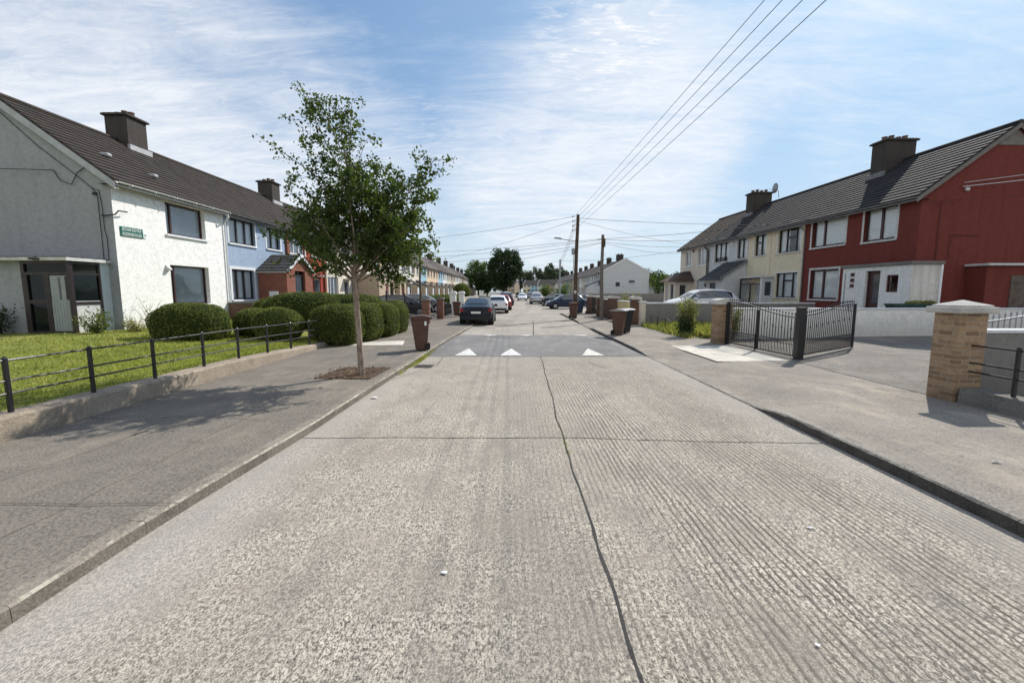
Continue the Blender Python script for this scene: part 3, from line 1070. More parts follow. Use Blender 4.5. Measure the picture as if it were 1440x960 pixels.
def garden_wall(name, label, p0, p1, th, z0, z1, m, capm=None, over=.03, caph=.06):
    p0, p1 = Vector((*p0, 0)), Vector((*p1, 0))
    d = p1 - p0
    t = thing(name, label, 'garden wall', (p0.x, p0.y, z0), math.atan2(d.y, d.x))
    L = d.length
    b = MB(); b.box(0, L, -th / 2, th / 2, -.03, z1 - z0); b.build('wall_body', m, t)
    if capm:
        b = MB()
        h = z1 - z0
        x = 0.0
        while x < L:
            e = min(L, x + 1.2)
            b.cbox(x - (.02 if x == 0 else 0), e - .006, -th / 2 - over, th / 2 + over, h + .001, h + caph + nz(x, 2) * .006, .012)
            x = e
            if L - x < .05:
                break
        b.build('coping', capm, t)
    return t
garden_wall('garden_wall', 'grey rendered garden wall with white coping behind the stone-capped pillar', (7.46, 7.12), (26, 7.5), .2, .12, 1.19, M['wall_grey'], M['cope_w'])
garden_wall('garden_wall', 'long white painted garden wall behind the black gates', (8.0, 15.85), (30, 16.1), .2, .12, 1.2, M['wall_white'], M['cope_w'])
garden_wall('garden_wall', 'dark grey garden wall with white coping between unmown garden and white car', (6.75, 22.25), (15.2, 22.1), .22, .12, 1.22, M['wall_grey'], M['cope_w'], .04, .07)
b = MB()
tp = thing('wall_end_post', 'cream wall end post at the road end of the dark grey garden wall', 'wall post', (6.62, 22.25, .12))
MB().cbox(-.13, .13, -.16, .16, -.02, 1.16, .01).build('shaft', M['w_cream'], tp)
MB().cbox(-.17, .17, -.2, .2, 1.16, 1.23, .015).build('cap', M['cope_w'], tp)

# boundaries further along the right pavement
pillar('gate_pillar', 'brown gate pillar with pale round cap beside the dark grey wall', 6.2, 6.6, 22.6, 23.05, .12, 1.42, M['w_brownbrick'], 'round', .08, rise=.08)
garden_wall('garden_wall', 'short cream garden wall with white base behind the pair of bins', (6.45, 26.4), (6.5, 24.3), .18, .12, 1.25, M['wall_cream'], M['cope_w'])
garden_wall('low_wall', 'low white step wall at the foot of the cream garden wall', (6.2, 26.2), (6.2, 24.2), .1, .12, .42, M['wall_white'])
for i, (x, y, lab) in enumerate(((6.3, 27.3, 'wide brown brick pillar with flat pale cap, next to the cream garden wall'),
                                 (6.15, 30.2, 'brown brick pillar behind the shorter wooden pole'),
                                 (6.1, 33.8, 'brown brick pillar beside the navy wheelie bins'))):
    pillar('gate_pillar', lab, x - .3, x + .3, y - .25, y + .25, .12, 1.4, M['w_brownbrick'], 'round', .06, rise=.05)
garden_wall('garden_wall', 'brown brick front wall with pale coping behind the shorter wooden pole', (6.2, 29.9), (6.3, 27.6), .2, .12, 1.3, M['w_brownbrick'], M['cope_w'])
g = thing('drive_gate', 'dark metal driveway gate between brown pillars near the navy wheelie bins', 'gate', (6.1, 33.5, .12), -PI / 2)
gate_panel('panel', g, 3.0, lambda f: 1.15 + .15 * math.sin(f * PI), M['black_m'], False)
garden_wall('garden_wall', 'long grey boundary wall in front of the far white gable', (9.5, 62), (34, 60), .2, .0, 1.5, M['wall_grey'])

# small black hoop rail in the unmown garden
h = thing('hoop_rail', 'small bent black hoop rail in front of the dark grey garden wall', 'railing', (6.55, 20.6, .12))
b = MB(); b.tube([(0, 0, .62), (.02, -.9, .64), (.05, -1.9, .6), (.06, -2.5, .45)], .014, 6); b.build('rail', M['black_m'], h)
for y in (0, -.9, -1.9):
    b = MB(); b.tube([(0.01, y, -.02), (.01, y, .63)], .014, 6); b.build('post', M['black_m'], h)
# ------------------------------------------------------------------ houses (local frame: x along the street, y into the plot, front at y=0)
EAVE, RIDGE, DEP = 5.62, 8.12, 6.8


def window(par, s0, s1, z0, z1, mull=(), trans=(), fm=None, sur=None, blind='curtain', rec=.1, Mx=None, sill=True, sillm=None, glass=None, fw=.055, surw=.1):
    """window > pane, sill, blind ; the window object itself is the frame"""
    fm = fm or M['black_f']
    f = MB(Mx)
    y0, y1 = rec, rec + .06
    f.box(s0, s0 + fw, y0, y1, z0, z1)
    f.box(s1 - fw, s1, y0, y1, z0, z1)
    f.box(s0 + fw, s1 - fw, y0, y1, z0, z0 + fw)
    f.box(s0 + fw, s1 - fw, y0, y1, z1 - fw, z1)
    ms = [s0 + (s1 - s0) * m for m in mull]
    for m in ms:
        f.box(m - fw * .6, m + fw * .6, y0 - .004, y1 - .002, z0 + fw, z1 - fw)
    ed = [s0 + fw] + ms + [s1 - fw]
    for k, fr in trans:
        zt = z0 + (z1 - z0) * fr
        f.box(ed[k] + (fw * .6 if k else 0), ed[k + 1] - (fw * .6 if k < len(ms) else 0), y0 - .003, y1 - .004, zt - fw * .55, zt + fw * .55)
        f.box(ed[k] + .03, ed[k + 1] - .03, y0 - .006, y0 + .01, zt + fw * .55, zt + fw * .9)
    wo = f.build('window', fm, par)
    MB(Mx).quad((s0 + .02, rec + .035, z0 + .02), (s1 - .02, rec + .035, z0 + .02), (s1 - .02, rec + .035, z1 - .02), (s0 + .02, rec + .035, z1 - .02)).build('pane', glass or M['glass'], wo)
    if sill:
        s = MB(Mx)
        s.cbox(s0 - .08, s1 + .08, -.07, rec + .02, z0 - .085, z0 - .002, .012)
        s.build('sill', sillm or M['white_d'], wo)
    if sur:
        s = MB(Mx)
        s.box(s0 - surw, s0 - .001, -.016, .004, z0, z1 + surw)
        s.box(s1 + .001, s1 + surw, -.016, .004, z0, z1 + surw)
        s.box(s0, s1, -.0165, .004, z1 + .001, z1 + surw)
        s.build('surround', sur, wo)
    if blind:
        bl = MB(Mx)
        yb = rec + .075
        if blind == 'blind':
            bl.quad((s0, yb, z0), (s1, yb, z0), (s1, yb, z1), (s0, yb, z1))
            bl.build('blind', M['blind'], wo)
        elif blind == 'drop':
            bl.quad((s0, yb, z0 + (z1 - z0) * .25), (s1, yb, z0 + (z1 - z0) * .25), (s1, yb, z1), (s0, yb, z1))
            bl.build('blind', M['blind'], wo)
        elif blind == 'roller':
            bl.quad((s0, yb, z0), (s1, yb, z0), (s1, yb, z1), (s0, yb, z1))
            bl.build('blind', M['blind_g'], wo)  # blind tone stands for sky reflected in the pane
        else:
            n = 26
            pts = [(s0 + (s1 - s0) * i / n, yb + .03 + .02 * math.sin(i * 1.9) + .012 * math.sin(i * 4.7)) for i in range(n + 1)]
            gap = {'curtain': (), 'open': range(10, 17)}.get(blind, ())
            for i in range(n):
                if i in gap:
                    continue
                a, c = pts[i], pts[i + 1]
                bl.quad((a[0], a[1], z0), (c[0], c[1], z0), (c[0], c[1], z1), (a[0], a[1], z1))
            bl.build('curtain', M['curtain'], wo)
    return wo


def house_walls(par, w, zb, wallm, holes, gable0=True, gable1=True, gm=None, eave=EAVE, ridge=RIDGE, dep=DEP, rd=.17):
    """front with openings; plain gables and back"""
    b = MB()
    e = eave - zb
    b.wall(.002, w - .002, -.3, e - .02, holes, 0.0, rd)
    b.build('wall', wallm, par)
    r = ridge - zb - .06
    for side, on in ((0, gable0), (1, gable1)):
        x = .004 if side == 0 else w - .004
        g = MB()
        g.poly([(x, .001, -.3), (x, dep, -.3), (x, dep, e - .05), (x, dep / 2, r), (x, .001, e - .05)])
        if on:
            g.build('gable_wall', gm or wallm, par)
        else:
            g.build('party_wall', wallm, par)
    MB().quad((.002, dep, -.3), (w - .002, dep, -.3), (w - .002, dep, e), (.002, dep, e)).build('back_wall', gm or wallm, par)


def roof(par, w, zb, m, x0=0.0, x1=None, eave=EAVE, ridge=RIDGE, dep=DEP, over=.3, rows=14, simple=False):
    x1 = w if x1 is None else x1
    b = MB()
    sl = (ridge - eave) / (dep / 2)
    zE = eave - zb - over * sl + .06
    zR = ridge - zb + .06
    yE = -over
    if simple:
        for s in (0, 1):
            f = (lambda y: y) if s == 0 else (lambda y: dep - y)
            b.quad((x0, f(yE), zE), (x1, f(yE), zE), (x1, dep / 2, zR), (x0, dep / 2, zR))
        b.quad((x0, yE, zE), (x1, yE, zE), (x1, yE, zE - .1), (x0, yE, zE - .1))
        b.quad((x0, yE, zE - .1), (x1, yE, zE - .1), (x1, dep + over, zE - .1), (x0, dep + over, zE - .1))
        for x in (x0, x1):
            b.poly([(x, yE, zE), (x, dep / 2, zR), (x, dep + over, zE), (x, dep + over, zE - .1), (x, dep / 2, zR - .1), (x, yE, zE - .1)])
        return b.build('roof', m, par)
    th = .045
    yR = dep / 2
    for s in (0, 1):
        f = (lambda y: y) if s == 0 else (lambda y: dep - y)
        for i in range(rows):
            a, c = i / rows, (i + 1) / rows
            ya, yc = yE + (yR - yE) * a, yE + (yR - yE) * c
            za, zc = zE + (zR - zE) * a, zE + (zR - zE) * c
            jj = nz(i * 1.3, x0 + s * 5) * .006
            b.quad((x0, f(ya), za + th + jj), (x1, f(ya), za + th + jj), (x1, f(yc), zc), (x0, f(yc), zc))
            b.cur = 1  # riser carries the painted course shadow
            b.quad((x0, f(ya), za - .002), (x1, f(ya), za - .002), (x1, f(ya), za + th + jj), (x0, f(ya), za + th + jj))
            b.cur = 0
        b.quad((x0, f(yE), zE - .12), (x1, f(yE), zE - .12), (x1, f(yE), zE), (x0, f(yE), zE))
    for x in (x0, x1):
        b.poly([(x, yE, zE + .01), (x, yR, zR + .01), (x, dep + over, zE + .01), (x, dep + over, zE - .12), (x, yR, zR - .12), (x, yE, zE - .12)])
    # soffit
    b.quad((x0, yE, zE - .12), (x1, yE, zE - .12), (x1, .25, zE - .12), (x0, .25, zE - .12))
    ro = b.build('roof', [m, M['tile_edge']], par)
    r = MB()
    n = max(1, int((x1 - x0) / .45))
    for i in range(n):
        a, c = x0 + (x1 - x0) * i / n, x0 + (x1 - x0) * (i + 1) / n - .008
        pr = [(a, yR + math.cos(PI * k / 6) * .13, zR - .03 + math.sin(PI * k / 6) * .1) for k in range(7)]
        r.prism(pr, (c - a, 0, 0))
    r.build('ridge_tiles', m, ro)
    return ro


def gutter(par, w, zb, m, x0=0, x1=None, eave=EAVE, ridge=RIDGE, dep=DEP, over=.3):
    x1 = w if x1 is None else x1
    sl = (ridge - eave) / (dep / 2)
    z = eave - zb - over * sl
    b = MB()
    n = 6
    ins = [(x0, -over - .055 + math.cos(PI + PI * k / n) * .055, z + .02 + math.sin(PI + PI * k / n) * .06) for k in range(n + 1)]
    for i in range(n):
        a, c = ins[i], ins[i + 1]
        b.quad(a, c, (x1, c[1], c[2]), (x1, a[1], a[2]))
    for i in range(int((x1 - x0) / 1.0)):
        x = x0 + .5 + i
        b.box(x - .02, x + .02, -over - .118, -over, z - .05, z + .02)
    b.box(x0, x1, -over + .001, -over + .02, z - .12, z + .04)
    return b.build('gutter', m, par)


def downpipe(par, x, zb, m, eave=EAVE, y=-.06):
    b = MB()
    z = eave - zb - .27
    b.tube([(x, -.33, z + .02), (x, -.33, z - .12), (x, y, z - .38), (x, y, -.1)], .036, 8)
    for zz in (.6, 2.2, 3.8):
        b.box(x - .05, x + .05, y, .0, zz, zz + .03)
    return b.build('downpipe', m, par)


def chimney(par, x, zb, w=.95, d=1.6, yc=None, top=None, npots=3, m=None, fl=None, ridge=RIDGE, dep=DEP):
    yc = dep / 2 - .1 if yc is None else yc
    top = (ridge + .95 if top is None else top) - zb
    base = ridge - zb - 1.1
    b = MB()
    b.cbox(x - w / 2, x + w / 2, yc - d / 2, yc + d / 2, base, top, .012)
    b.cbox(x - w / 2 - .09, x + w / 2 + .09, yc - d / 2 - .09, yc + d / 2 + .09, top - .002, top + .08, .015)
    b.box(x - w / 2 - .03, x + w / 2 + .03, yc - d / 2 - .03, yc + d / 2 + .03, top + .08, top + .11)
    c = b.build('chimney', m or M['chim'], par)
    for i in range(npots):
        yy = yc + (i - (npots - 1) / 2) * d / (npots + .3)
        k = MB()
        hh = .2 + .06 * (i % 2)
        k.tube([(x, yy, top + .09), (x, yy, top + .09 + hh * .8), (x, yy, top + .09 + hh * .82), (x, yy, top + .09 + hh)], [.12, .1, .125, .12], 10)
        k.build('chimney_pot', M['pot'], c)
    sl = (ridge - (EAVE)) / (dep / 2)
    yl = yc - d / 2
    zl = EAVE - zb + yl * sl + .06
    k = MB()
    k.box(x - w / 2 - .06, x + w / 2 + .06, yl - .12, yl - .003, zl - .12, zl + .16)
    k.build('flashing', fl or M['lead'], c)
    return c


def new_house(name, label, side, near, X, zb, w, group=None, skew=0.0):
    """side -1: left row (front faces +X, local x runs away); +1: right row (front faces -X, local x runs towards the camera)"""
    if side < 0:
        return thing(name, label, 'house', (X, near, zb), PI / 2 + skew, group)
    return thing(name, label, 'house', (X, near + w, zb), -PI / 2 + skew, group)


def door(par, s0, s1, z0, z1, m, fm, Mx=None, rec=.1, glaze=None, panels=True):
    f = MB(Mx)
    f.box(s0, s0 + .06, rec - .03, rec + .05, z0, z1)
    f.box(s1 - .06, s1, rec - .03, rec + .05, z0, z1)
    f.box(s0 + .06, s1 - .06, rec - .03, rec + .05, z1 - .06, z1)
    fo = f.build('door_frame', fm, par)
    d = MB(Mx)
    d.box(s0 + .06, s1 - .06, rec, rec + .045, z0 + .02, z1 - .06)
    if panels:
        for a, c in ((.08, .42), (.5, .92)):
            for k in (0, 1):
                xa = s0 + .06 + (s1 - s0 - .12) * (.12 + .42 * k)
                xb = xa + (s1 - s0 - .12) * .34
                d.box(xa, xb, rec - .008, rec, z0 + (z1 - z0) * a, z0 + (z1 - z0) * c)
    do = d.build('door', m, par)
    if glaze:
        MB(Mx).box(s0 + .06 + (s1 - s0 - .12) * glaze[0], s0 + .06 + (s1 - s0 - .12) * glaze[1], rec - .014, rec - .004, z0 + (z1 - z0) * glaze[2], z0 + (z1 - z0) * glaze[3]).build('door_glass', M['glass_dk'], do)
    k = MB(Mx)
    k.tube([(s1 - .14, rec - .02, z0 + 1.0), (s1 - .14, rec - .05, z0 + 1.0), (s1 - .24, rec - .05, z0 + 1.0)], .011, 6)
    k.build('handle', M['galv'], do)
    return do
I4 = Matrix.Identity(4)
def plane_y(y0):                                    # face parallel to the front, moved to y0
    return Matrix.Translation((0, y0, 0))
def plane_xneg(x0):                                 # face looking along -x at x0 : s -> y
    return Matrix(((0, 1, 0, x0), (1, 0, 0, 0), (0, 0, 1, 0), (0, 0, 0, 1)))
def plane_xpos(x0):                                 # face looking along +x at x0 : s -> y
    return Matrix(((0, -1, 0, x0), (1, 0, 0, 0), (0, 0, 1, 0), (0, 0, 0, 1)))

# ---------------- white end house, left
ZL = .55
h = new_house('end_house', 'white pebbledashed end house with bare grey gable and glazed brown corner porch', -1, 14.85, -13.2, ZL, 5.65)
w1 = (2.25, 4.4, 4.04 - ZL, 5.27 - ZL)
w2 = (2.25, 4.4, 1.33 - ZL, 2.87 - ZL)
house_walls(h, 5.65, ZL, M['w_white'], [w1, w2], True, False, M['w_gable'], rd=.23)
roof(h, 5.65, ZL, M['roof_l'], -.16, 5.65, rows=17)
gutter(h, 5.65, ZL, M['white_d'], -.12, 5.6)
chimney(h, 4.85, ZL, 1.02, .92, yc=3.36, top=9.14, npots=3)
window(h, *w1, mull=(.2,), fm=M['brown_f'], blind='roller', sillm=M['white_p'], fw=.06, rec=.16)
window(h, *w2, mull=(.17,), fm=M['brown_f'], blind='roller', sillm=M['white_p'], fw=.06, rec=.16)
b = MB()
sl = (RIDGE - EAVE) / (DEP / 2)
for s in (0, 1):
    f = (lambda y: y) if s == 0 else (lambda y: DEP - y)
    z0, z1 = EAVE - ZL - .3 * sl - .1, RIDGE - ZL - .05
    b.prism([(-.175, f(-.3), z0 - .14), (-.175, f(-.3), z0 + .1), (-.175, f(DEP / 2), z1 + .05), (-.175, f(DEP / 2), z1 - .2)], (.03, 0, 0))
b.build('bargeboard', M['barge'], h)
b = MB()
for s in (0, 1):
    f = (lambda y: y) if s == 0 else (lambda y: DEP - y)
    b.quad((-.16, f(-.3), z0 - .1), (.0, f(-.3), z0 - .1), (.0, f(DEP / 2), z1 - .1), (-.16, f(DEP / 2), z1 - .1))
b.build('verge_soffit', M['white_d'], h)
# downpipe with hopper bend at the far end of the white house, alarm box, lamp, gas vent, roof vents
b = MB(); b.tube([(5.5, -.33, 4.72), (5.5, -.33, 4.6), (5.62, -.07, 4.42), (5.62, -.07, -.1)], .036, 8); b.build('downpipe', M['white_p'], h)
MB().cbox(1.75, 1.95, -.06, -.001, 5.02 - ZL, 5.2 - ZL, .015).build('vent_cover', M['white_p'], h)
b = MB(); b.prism([(2.02 - .0, -.001, 2.62 - ZL), (2.02, -.15, 2.66 - ZL), (2.02, -.15, 2.72 - ZL), (2.02, -.001, 2.86 - ZL)], (.14, 0, 0)); b.build('wall_lamp', M['white_d'], h)
for xx, yy in ((1.35, 1.25), (2.75, .75)):
    z = EAVE - ZL + yy * sl + .06
    b = MB(); b.cbox(xx - .12, xx + .12, yy - .16, yy + .16, z + .0, z + .13, .04); b.build('roof_vent', M['lead'], h)
# bracket with a cable arm on the corner
b = MB(); b.tube([(-.02, .35, 4.35 - ZL), (-.15, .1, 4.32 - ZL), (-.12, -.18, 4.36 - ZL), (.0, -.2, 4.5 - ZL), (.4, -.14, 4.52 - ZL)], .022, 6); b.build('cable_bracket', M['cable'], h)
b = MB()
b.tube([(-.03, 3.3, 7.6 - ZL), (-.03, 2.2, 6.55 - ZL), (-.03, 1.2, 5.75 - ZL), (-.03, .55, 5.2 - ZL), (-.03, .42, 4.95 - ZL), (-.03, .42, 2.7 - ZL)], .011, 5)
b.tube([(-.03, .6, 5.22 - ZL), (-.03, .36, 5.15 - ZL), (-.03, .3, 4.6 - ZL), (-.03, .3, 3.9 - ZL), (-.03, .24, 3.6 - ZL), (-.03, .26, 2.9 - ZL)], .011, 5)
b.tube([(-.05, 1.75, 5.78 - ZL), (-.06, 1.55, 5.45 - ZL), (-.06, 1.2, 5.32 - ZL), (-.05, .98, 5.7 - ZL), (-.04, .75, 5.86 - ZL)], .014, 5)
b.box(-.06, -.01, .44, .56, 5.0 - ZL, 5.08 - ZL)
b.build('wall_cable', M['cable'], h)
# street name sign: bilingual, green with white letters
sg = MB(); sg.cbox(.2, 1.1, -.03, -.006, 3.72 - ZL, 4.04 - ZL, .006)
so = sg.build('street_sign', M['sign_g'], h)
so['label'] = 'green bilingual street name plate on the white corner wall'
def text(s, name, par, x, y, z, size, m, width=None, rot=(PI / 2, 0, 0), depth=.001):
    cu = bpy.data.curves.new(name, 'FONT')
    cu.body = s
    cu.size = size
    cu.align_x = 'CENTER'
    cu.align_y = 'CENTER'
    cu.extrude = depth
    cu.materials.append(m)
    o = bpy.data.objects.new(name, cu)
    COL.objects.link(o)
    o.parent = par
    o.location = (x, y, z)
    o.rotation_euler = rot
    if width:
        bpy.context.view_layer.update()
        if o.dimensions.x > 1e-4:
            o.scale = (width / o.dimensions.x, 1, 1)
    bpy.context.view_layer.update()
    me = bpy.data.meshes.new_from_object(o.evaluated_get(bpy.context.evaluated_depsgraph_get()))
    mo = bpy.data.objects.new(name, me)
    COL.objects.link(mo)
    mo.parent = par
    mo.location, mo.rotation_euler, mo.scale = o.location, o.rotation_euler, o.scale
    bpy.data.objects.remove(o)
    mo.name = name
    return mo
text('BÓTHAR ROS MÓR', 'lettering', so, .64, -.034, 3.95 - ZL, .15, M['sign_w'], .76)
text('ROSSMORE ROAD', 'lettering', so, .64, -.034, 3.79 - ZL, .15, M['sign_w'], .76)
MB().cbox(1.1, 1.24, -.03, -.006, 3.73 - ZL, 3.95 - ZL, .006).build('district_plate', M['sign_w'], so)
text('10', 'lettering', so, 1.17, -.034, 3.83 - ZL, .1, M['sign_g'])
# glazed corner porch on the gable side
px0, py0, py1, pt = -1.35, .3, 1.8, 2.78 - ZL
po = MB()
for y in (py0, py1 - .1):
    po.box(px0, px0 + .1, y, y + .1, 0, pt)
po.box(px0 + .002, px0 + .098, py0 + .1, py1 - .1, pt - .09, pt)
po.box(px0 + .002, px0 + .098, py0 + .1, py1 - .1, pt - .42, pt - .34)
po.box(px0 + .004, px0 + .09, .98, 1.06, 0, pt - .42)
po.box(px0 + .1, -.36, py0 + .005, py0 + .09, pt - .09, pt)
po.box(px0 + .1, -.36, py0 + .005, py0 + .09, pt - .42, pt - .35)
po.box(px0 + .1, -.36, py0 + .005, py0 + .09, .9, .98)
po.box(-.4, -.34, py0 + .002, py0 + .095, 0, pt)
po.box(px0 + .003, px0 + .09, 1.06, 1.7, .93, 1.04)
for y in (1.06, 1.64):
    po.box(px0 + .001, px0 + .095, y, y + .06, .05, pt - .42)
po.box(px0 + .003, px0 + .09, .4, 1.7, 0.0, .08)
pof = po.build('porch', M['dark_porch'], h)
MB().quad((px0 + .05, py0 + .1, pt - .35), (px0 + .05, py1 - .1, pt - .35), (px0 + .05, py1 - .1, pt - .08), (px0 + .05, py0 + .1, pt - .08)).build('pane', M['glass_porch'], pof)
MB().quad((px0 + .05, 1.1, .08), (px0 + .05, 1.7, .08), (px0 + .05, 1.7, pt - .42), (px0 + .05, 1.1, pt - .42)).build('pane', M['glass_porch'], pof)
MB().quad((px0 + .1, py0 + .05, .96), (-.4, py0 + .05, .96), (-.4, py0 + .05, pt - .4), (px0 + .1, py0 + .05, pt - .4)).build('pane', M['glass_porch'], pof)
MB().box(px0 + .1, -.4, py0 + .04, py0 + .07, 0, .9).build('panel', M['white_d'], pof)
MB().box(px0 + .1, -.4, py0 + .03, py0 + .06, .985, 1.0).build('panel_trim', M['white_p'], pof)
MB().box(-.34, -.005, py0 + .01, py0 + .12, 0, pt).build('side_panel', M['door_w'], pof)
dd = MB(); dd.box(px0 + .03, px0 + .075, .42, .98, .08, pt - .44)
for k in range(6):
    dd.box(px0 + .022, px0 + .03, .45 + k * .09, .525 + k * .09, .1, 1.0)
do = dd.build('door', M['door_g'], h)
MB().box(px0 + .02, px0 + .03, .66, .71, 1.05, pt - .5).build('door_glass', M['glass_dk'], do)
MB().box(px0 + .015, px0 + .03, .42, .5, 1.05, pt - .46).build('door_edge', M['black_f'], do)
# inner door wall visible through the porch glass
MB().box(-.03, -.005, .6, 1.5, 0, 2.0).build('inner_door', M['door_w'], h)
MB().box(px0 - .16, .0, .2, 6.5, pt + .002, pt + .1).build('canopy', M['white_d'], h)
MB().box(px0 - .12, -.01, .25, 6.4, pt + .1, pt + .13).build('canopy_felt', M['black_f'], h)
MB().box(px0 + .12, -.005, 1.82, 6.4, -.3, pt).build('side_extension', M['w_gable'], h)
MB().cbox(px0 - .25, px0 + .1, .2, 1.9, -.14, -.005, .02).build('doorstep', M['cope_w'], h)
# lamp over the porch
b = MB(); b.cbox(px0 - .32, px0 - .14, 1.0, 1.2, pt + .02, pt + .08, .02); b.box(px0 - .2, px0 - .16, 1.08, 1.12, pt + .06, pt + .11); b.build('floodlight', M['black_f'], h)

# ---------------- blue house
ZB = .5
h = new_house('terraced_house', 'blue pebbledashed house with brick gabled porch and white window surrounds', -1, 20.52, -13.2, ZB, 5.38)
a1 = (.3, 2.4, 4.12 - ZB, 5.3 - ZB); a2 = (3.45, 4.85, 4.15 - ZB, 5.28 - ZB); a3 = (.3, 2.1, 1.45 - ZB, 2.9 - ZB)
house_walls(h, 5.38, ZB, M['w_blue'], [a1, a2, a3], False, False, M['w_blue'])
roof(h, 5.38, ZB, M['roof_l'], rows=17)
gutter(h, 5.38, ZB, M['soffit'])
window(h, *a1, mull=(.36, .68), fm=M['black_f'], sur=M['white_p'], sillm=M['white_p'], fw=.07)
window(h, *a2, mull=(.48,), fm=M['black_f'], sur=M['white_p'], sillm=M['white_p'], fw=.07)
window(h, *a3, mull=(.3, .62), fm=M['black_f'], sur=M['white_p'], sillm=M['white_p'], fw=.07, surw=.14)
MB().cbox(.1, .42, -.1, -.002, 5.0 - ZB + .28, 5.2 - ZB + .26, .02).build('alarm_box', M['white_p'], h)
qx0, qx1, qd, qe, qa = 2.42, 5.36, 1.5, 2.95 - ZB, 3.85 - ZB
b = MB()
b.box(qx0, qx0 + .12, -qd, -.002, -.3, qe); b.box(qx1 - .12, qx1, -qd, -.002, -.3, qe)
b.box(qx0 + .12, qx0 + .9, -qd, -qd + .12, -.3, qe); b.box(qx1 - .9, qx1 - .12, -qd, -qd + .12, -.3, qe)
b.prism([(qx0, -qd + .02, qe), (qx1, -qd + .02, qe), ((qx0 + qx1) / 2, -qd + .02, qa - .1)], (0, .1, 0))
po = b.build('porch', M['w_redbrick'], h)
b = MB()
xm = (qx0 + qx1) / 2
for (xa, za, xb, zb_) in ((qx0 - .2, qe - .05, xm, qa), (xm, qa, qx1 + .1, qe - .05)):
    n = 6
    for i in range(n):
        f0, f1 = i / n, (i + 1) / n
        xl, xr = xa + (xb - xa) * f0, xa + (xb - xa) * f1
        zl, zr = za + (zb_ - za) * f0, za + (zb_ - za) * f1
        up = .03
        lo = up if za < zb_ else 0
        b.quad((xl, -qd - .15, zl + lo), (xr, -qd - .15, zr + (up - lo)), (xr, 0, zr + (up - lo)), (xl, 0, zl + lo))
        xs_, zs_ = (xl, zl) if za < zb_ else (xr, zr)
        b.quad((xs_, -qd - .15, zs_ - .03), (xs_, 0, zs_ - .03), (xs_, 0, zs_ + .03), (xs_, -qd - .15, zs_ + .03))
b.build('porch_roof', M['slate'], po)
b = MB()
for (xa, za, xb, zb_) in ((qx0 - .2, qe - .05, xm, qa), (xm, qa, qx1 + .1, qe - .05)):
    b.prism([(xa, -qd - .16, za - .14), (xb, -qd - .16, zb_ - .14), (xb, -qd - .16, zb_ + .02), (xa, -qd - .16, za + .02)], (0, .03, 0))
b.build('bargeboard', M['white_p'], po)
MB().box(qx0 - .12, qx0 - .002, -qd, 0, qe - .14, qe - .02).build('porch_gutter', M['white_p'], po)
door(h, qx0 + .92, qx1 - .92, 0, 2.25, M['door_d'], M['black_f'], plane_y(-qd + .05), glaze=(.3, .7, .5, .9))
b = MB(); b.cbox(qx0 - .03, qx0 - .004, -1.05, -.55, .85, 1.35, .01); b.build('meter_box', M['white_p'], po)

# ---------------- standard terrace houses
def std_house(name, label, side, near, X, zb, w, wm, rm, near_gable=False, far_gable=False, chim=None, skew=0, ext=None, wf=None, detail=True, gm=None, group=None, surround=None, far_gm=None):
    h = new_house(name, label, side, near, X, zb, w, group, skew)
    k = (lambda s: s) if side < 0 else (lambda s: w - s)
    def span(a, c):
        return (a, c) if side < 0 else (w - c, w - a)
    up1 = (*span(.45, 2.4), 4.1 - zb, 5.32 - zb)
    up2 = (*span(3.4, 4.7), 4.1 - zb, 5.32 - zb)
    lo = (*span(.45, 2.3), 1.4 - zb, 2.9 - zb)
    holes = [up1, up2, lo]
    dr = span(3.5, 4.5)
    if not ext:
        holes.append((*dr, 0, 2.2))
    house_walls(h, w, zb, wm, holes, near_gable if side < 0 else far_gable, far_gable if side < 0 else near_gable, gm or wm)
    roof(h, w, zb, rm, rows=15 if detail else 1, simple=not detail)
    if detail:
        gutter(h, w, zb, M['soffit'])
        downpipe(h, k(5.1), zb, M['soffit'])
    gl = None if detail else M['glass_dk']
    bl = 'curtain' if detail else None
    window(h, *up1, mull=(.35, .68), fm=wf, sur=surround, blind=bl, glass=gl, sill=True)
    window(h, *up2, mull=(.5,), fm=wf, sur=surround, blind=bl, glass=gl)
    window(h, *lo, mull=(.33, .66), fm=wf, sur=surround, blind=bl, glass=gl)
    if chim:
        chimney(h, k(4.75), zb, 1.0, .95, npots=3 if detail else 2)
    if not ext:
        door(h, *dr, 0, 2.18, M['door_d'], M['white_p'], panels=detail)
        MB().box(dr[0] - .15, dr[1] + .15, -.7, -.002, 2.3, 2.4).build('canopy', M['white_d'], h)
    return h, k, span

rowgrp = 'terraced houses along the street'
h, k, sp = std_house('terraced_house', 'red rendered house next beyond the blue one, half hidden by the street tree', -1, 25.92, -13.2, .5, 5.28, M['w_redl'], M['roof_l'], chim=True, wf=M['white_p'], surround=M['white_p'])
b = MB()
for s in (-.0, 2.55, 5.0):
    b.box(s + .02, s + .28, -.12, -.003, -.3, 5.1 if s in (0, 5.0) else 2.9)
b.build('pilaster', M['w_redbrick'], h)
std_house('terraced_house', 'cream rendered house between the red house and the flat-roofed white porches', -1, 31.22, -13.2, .45, 5.28, M['w_cream'], M['roof_l'], wf=M['white_p'])

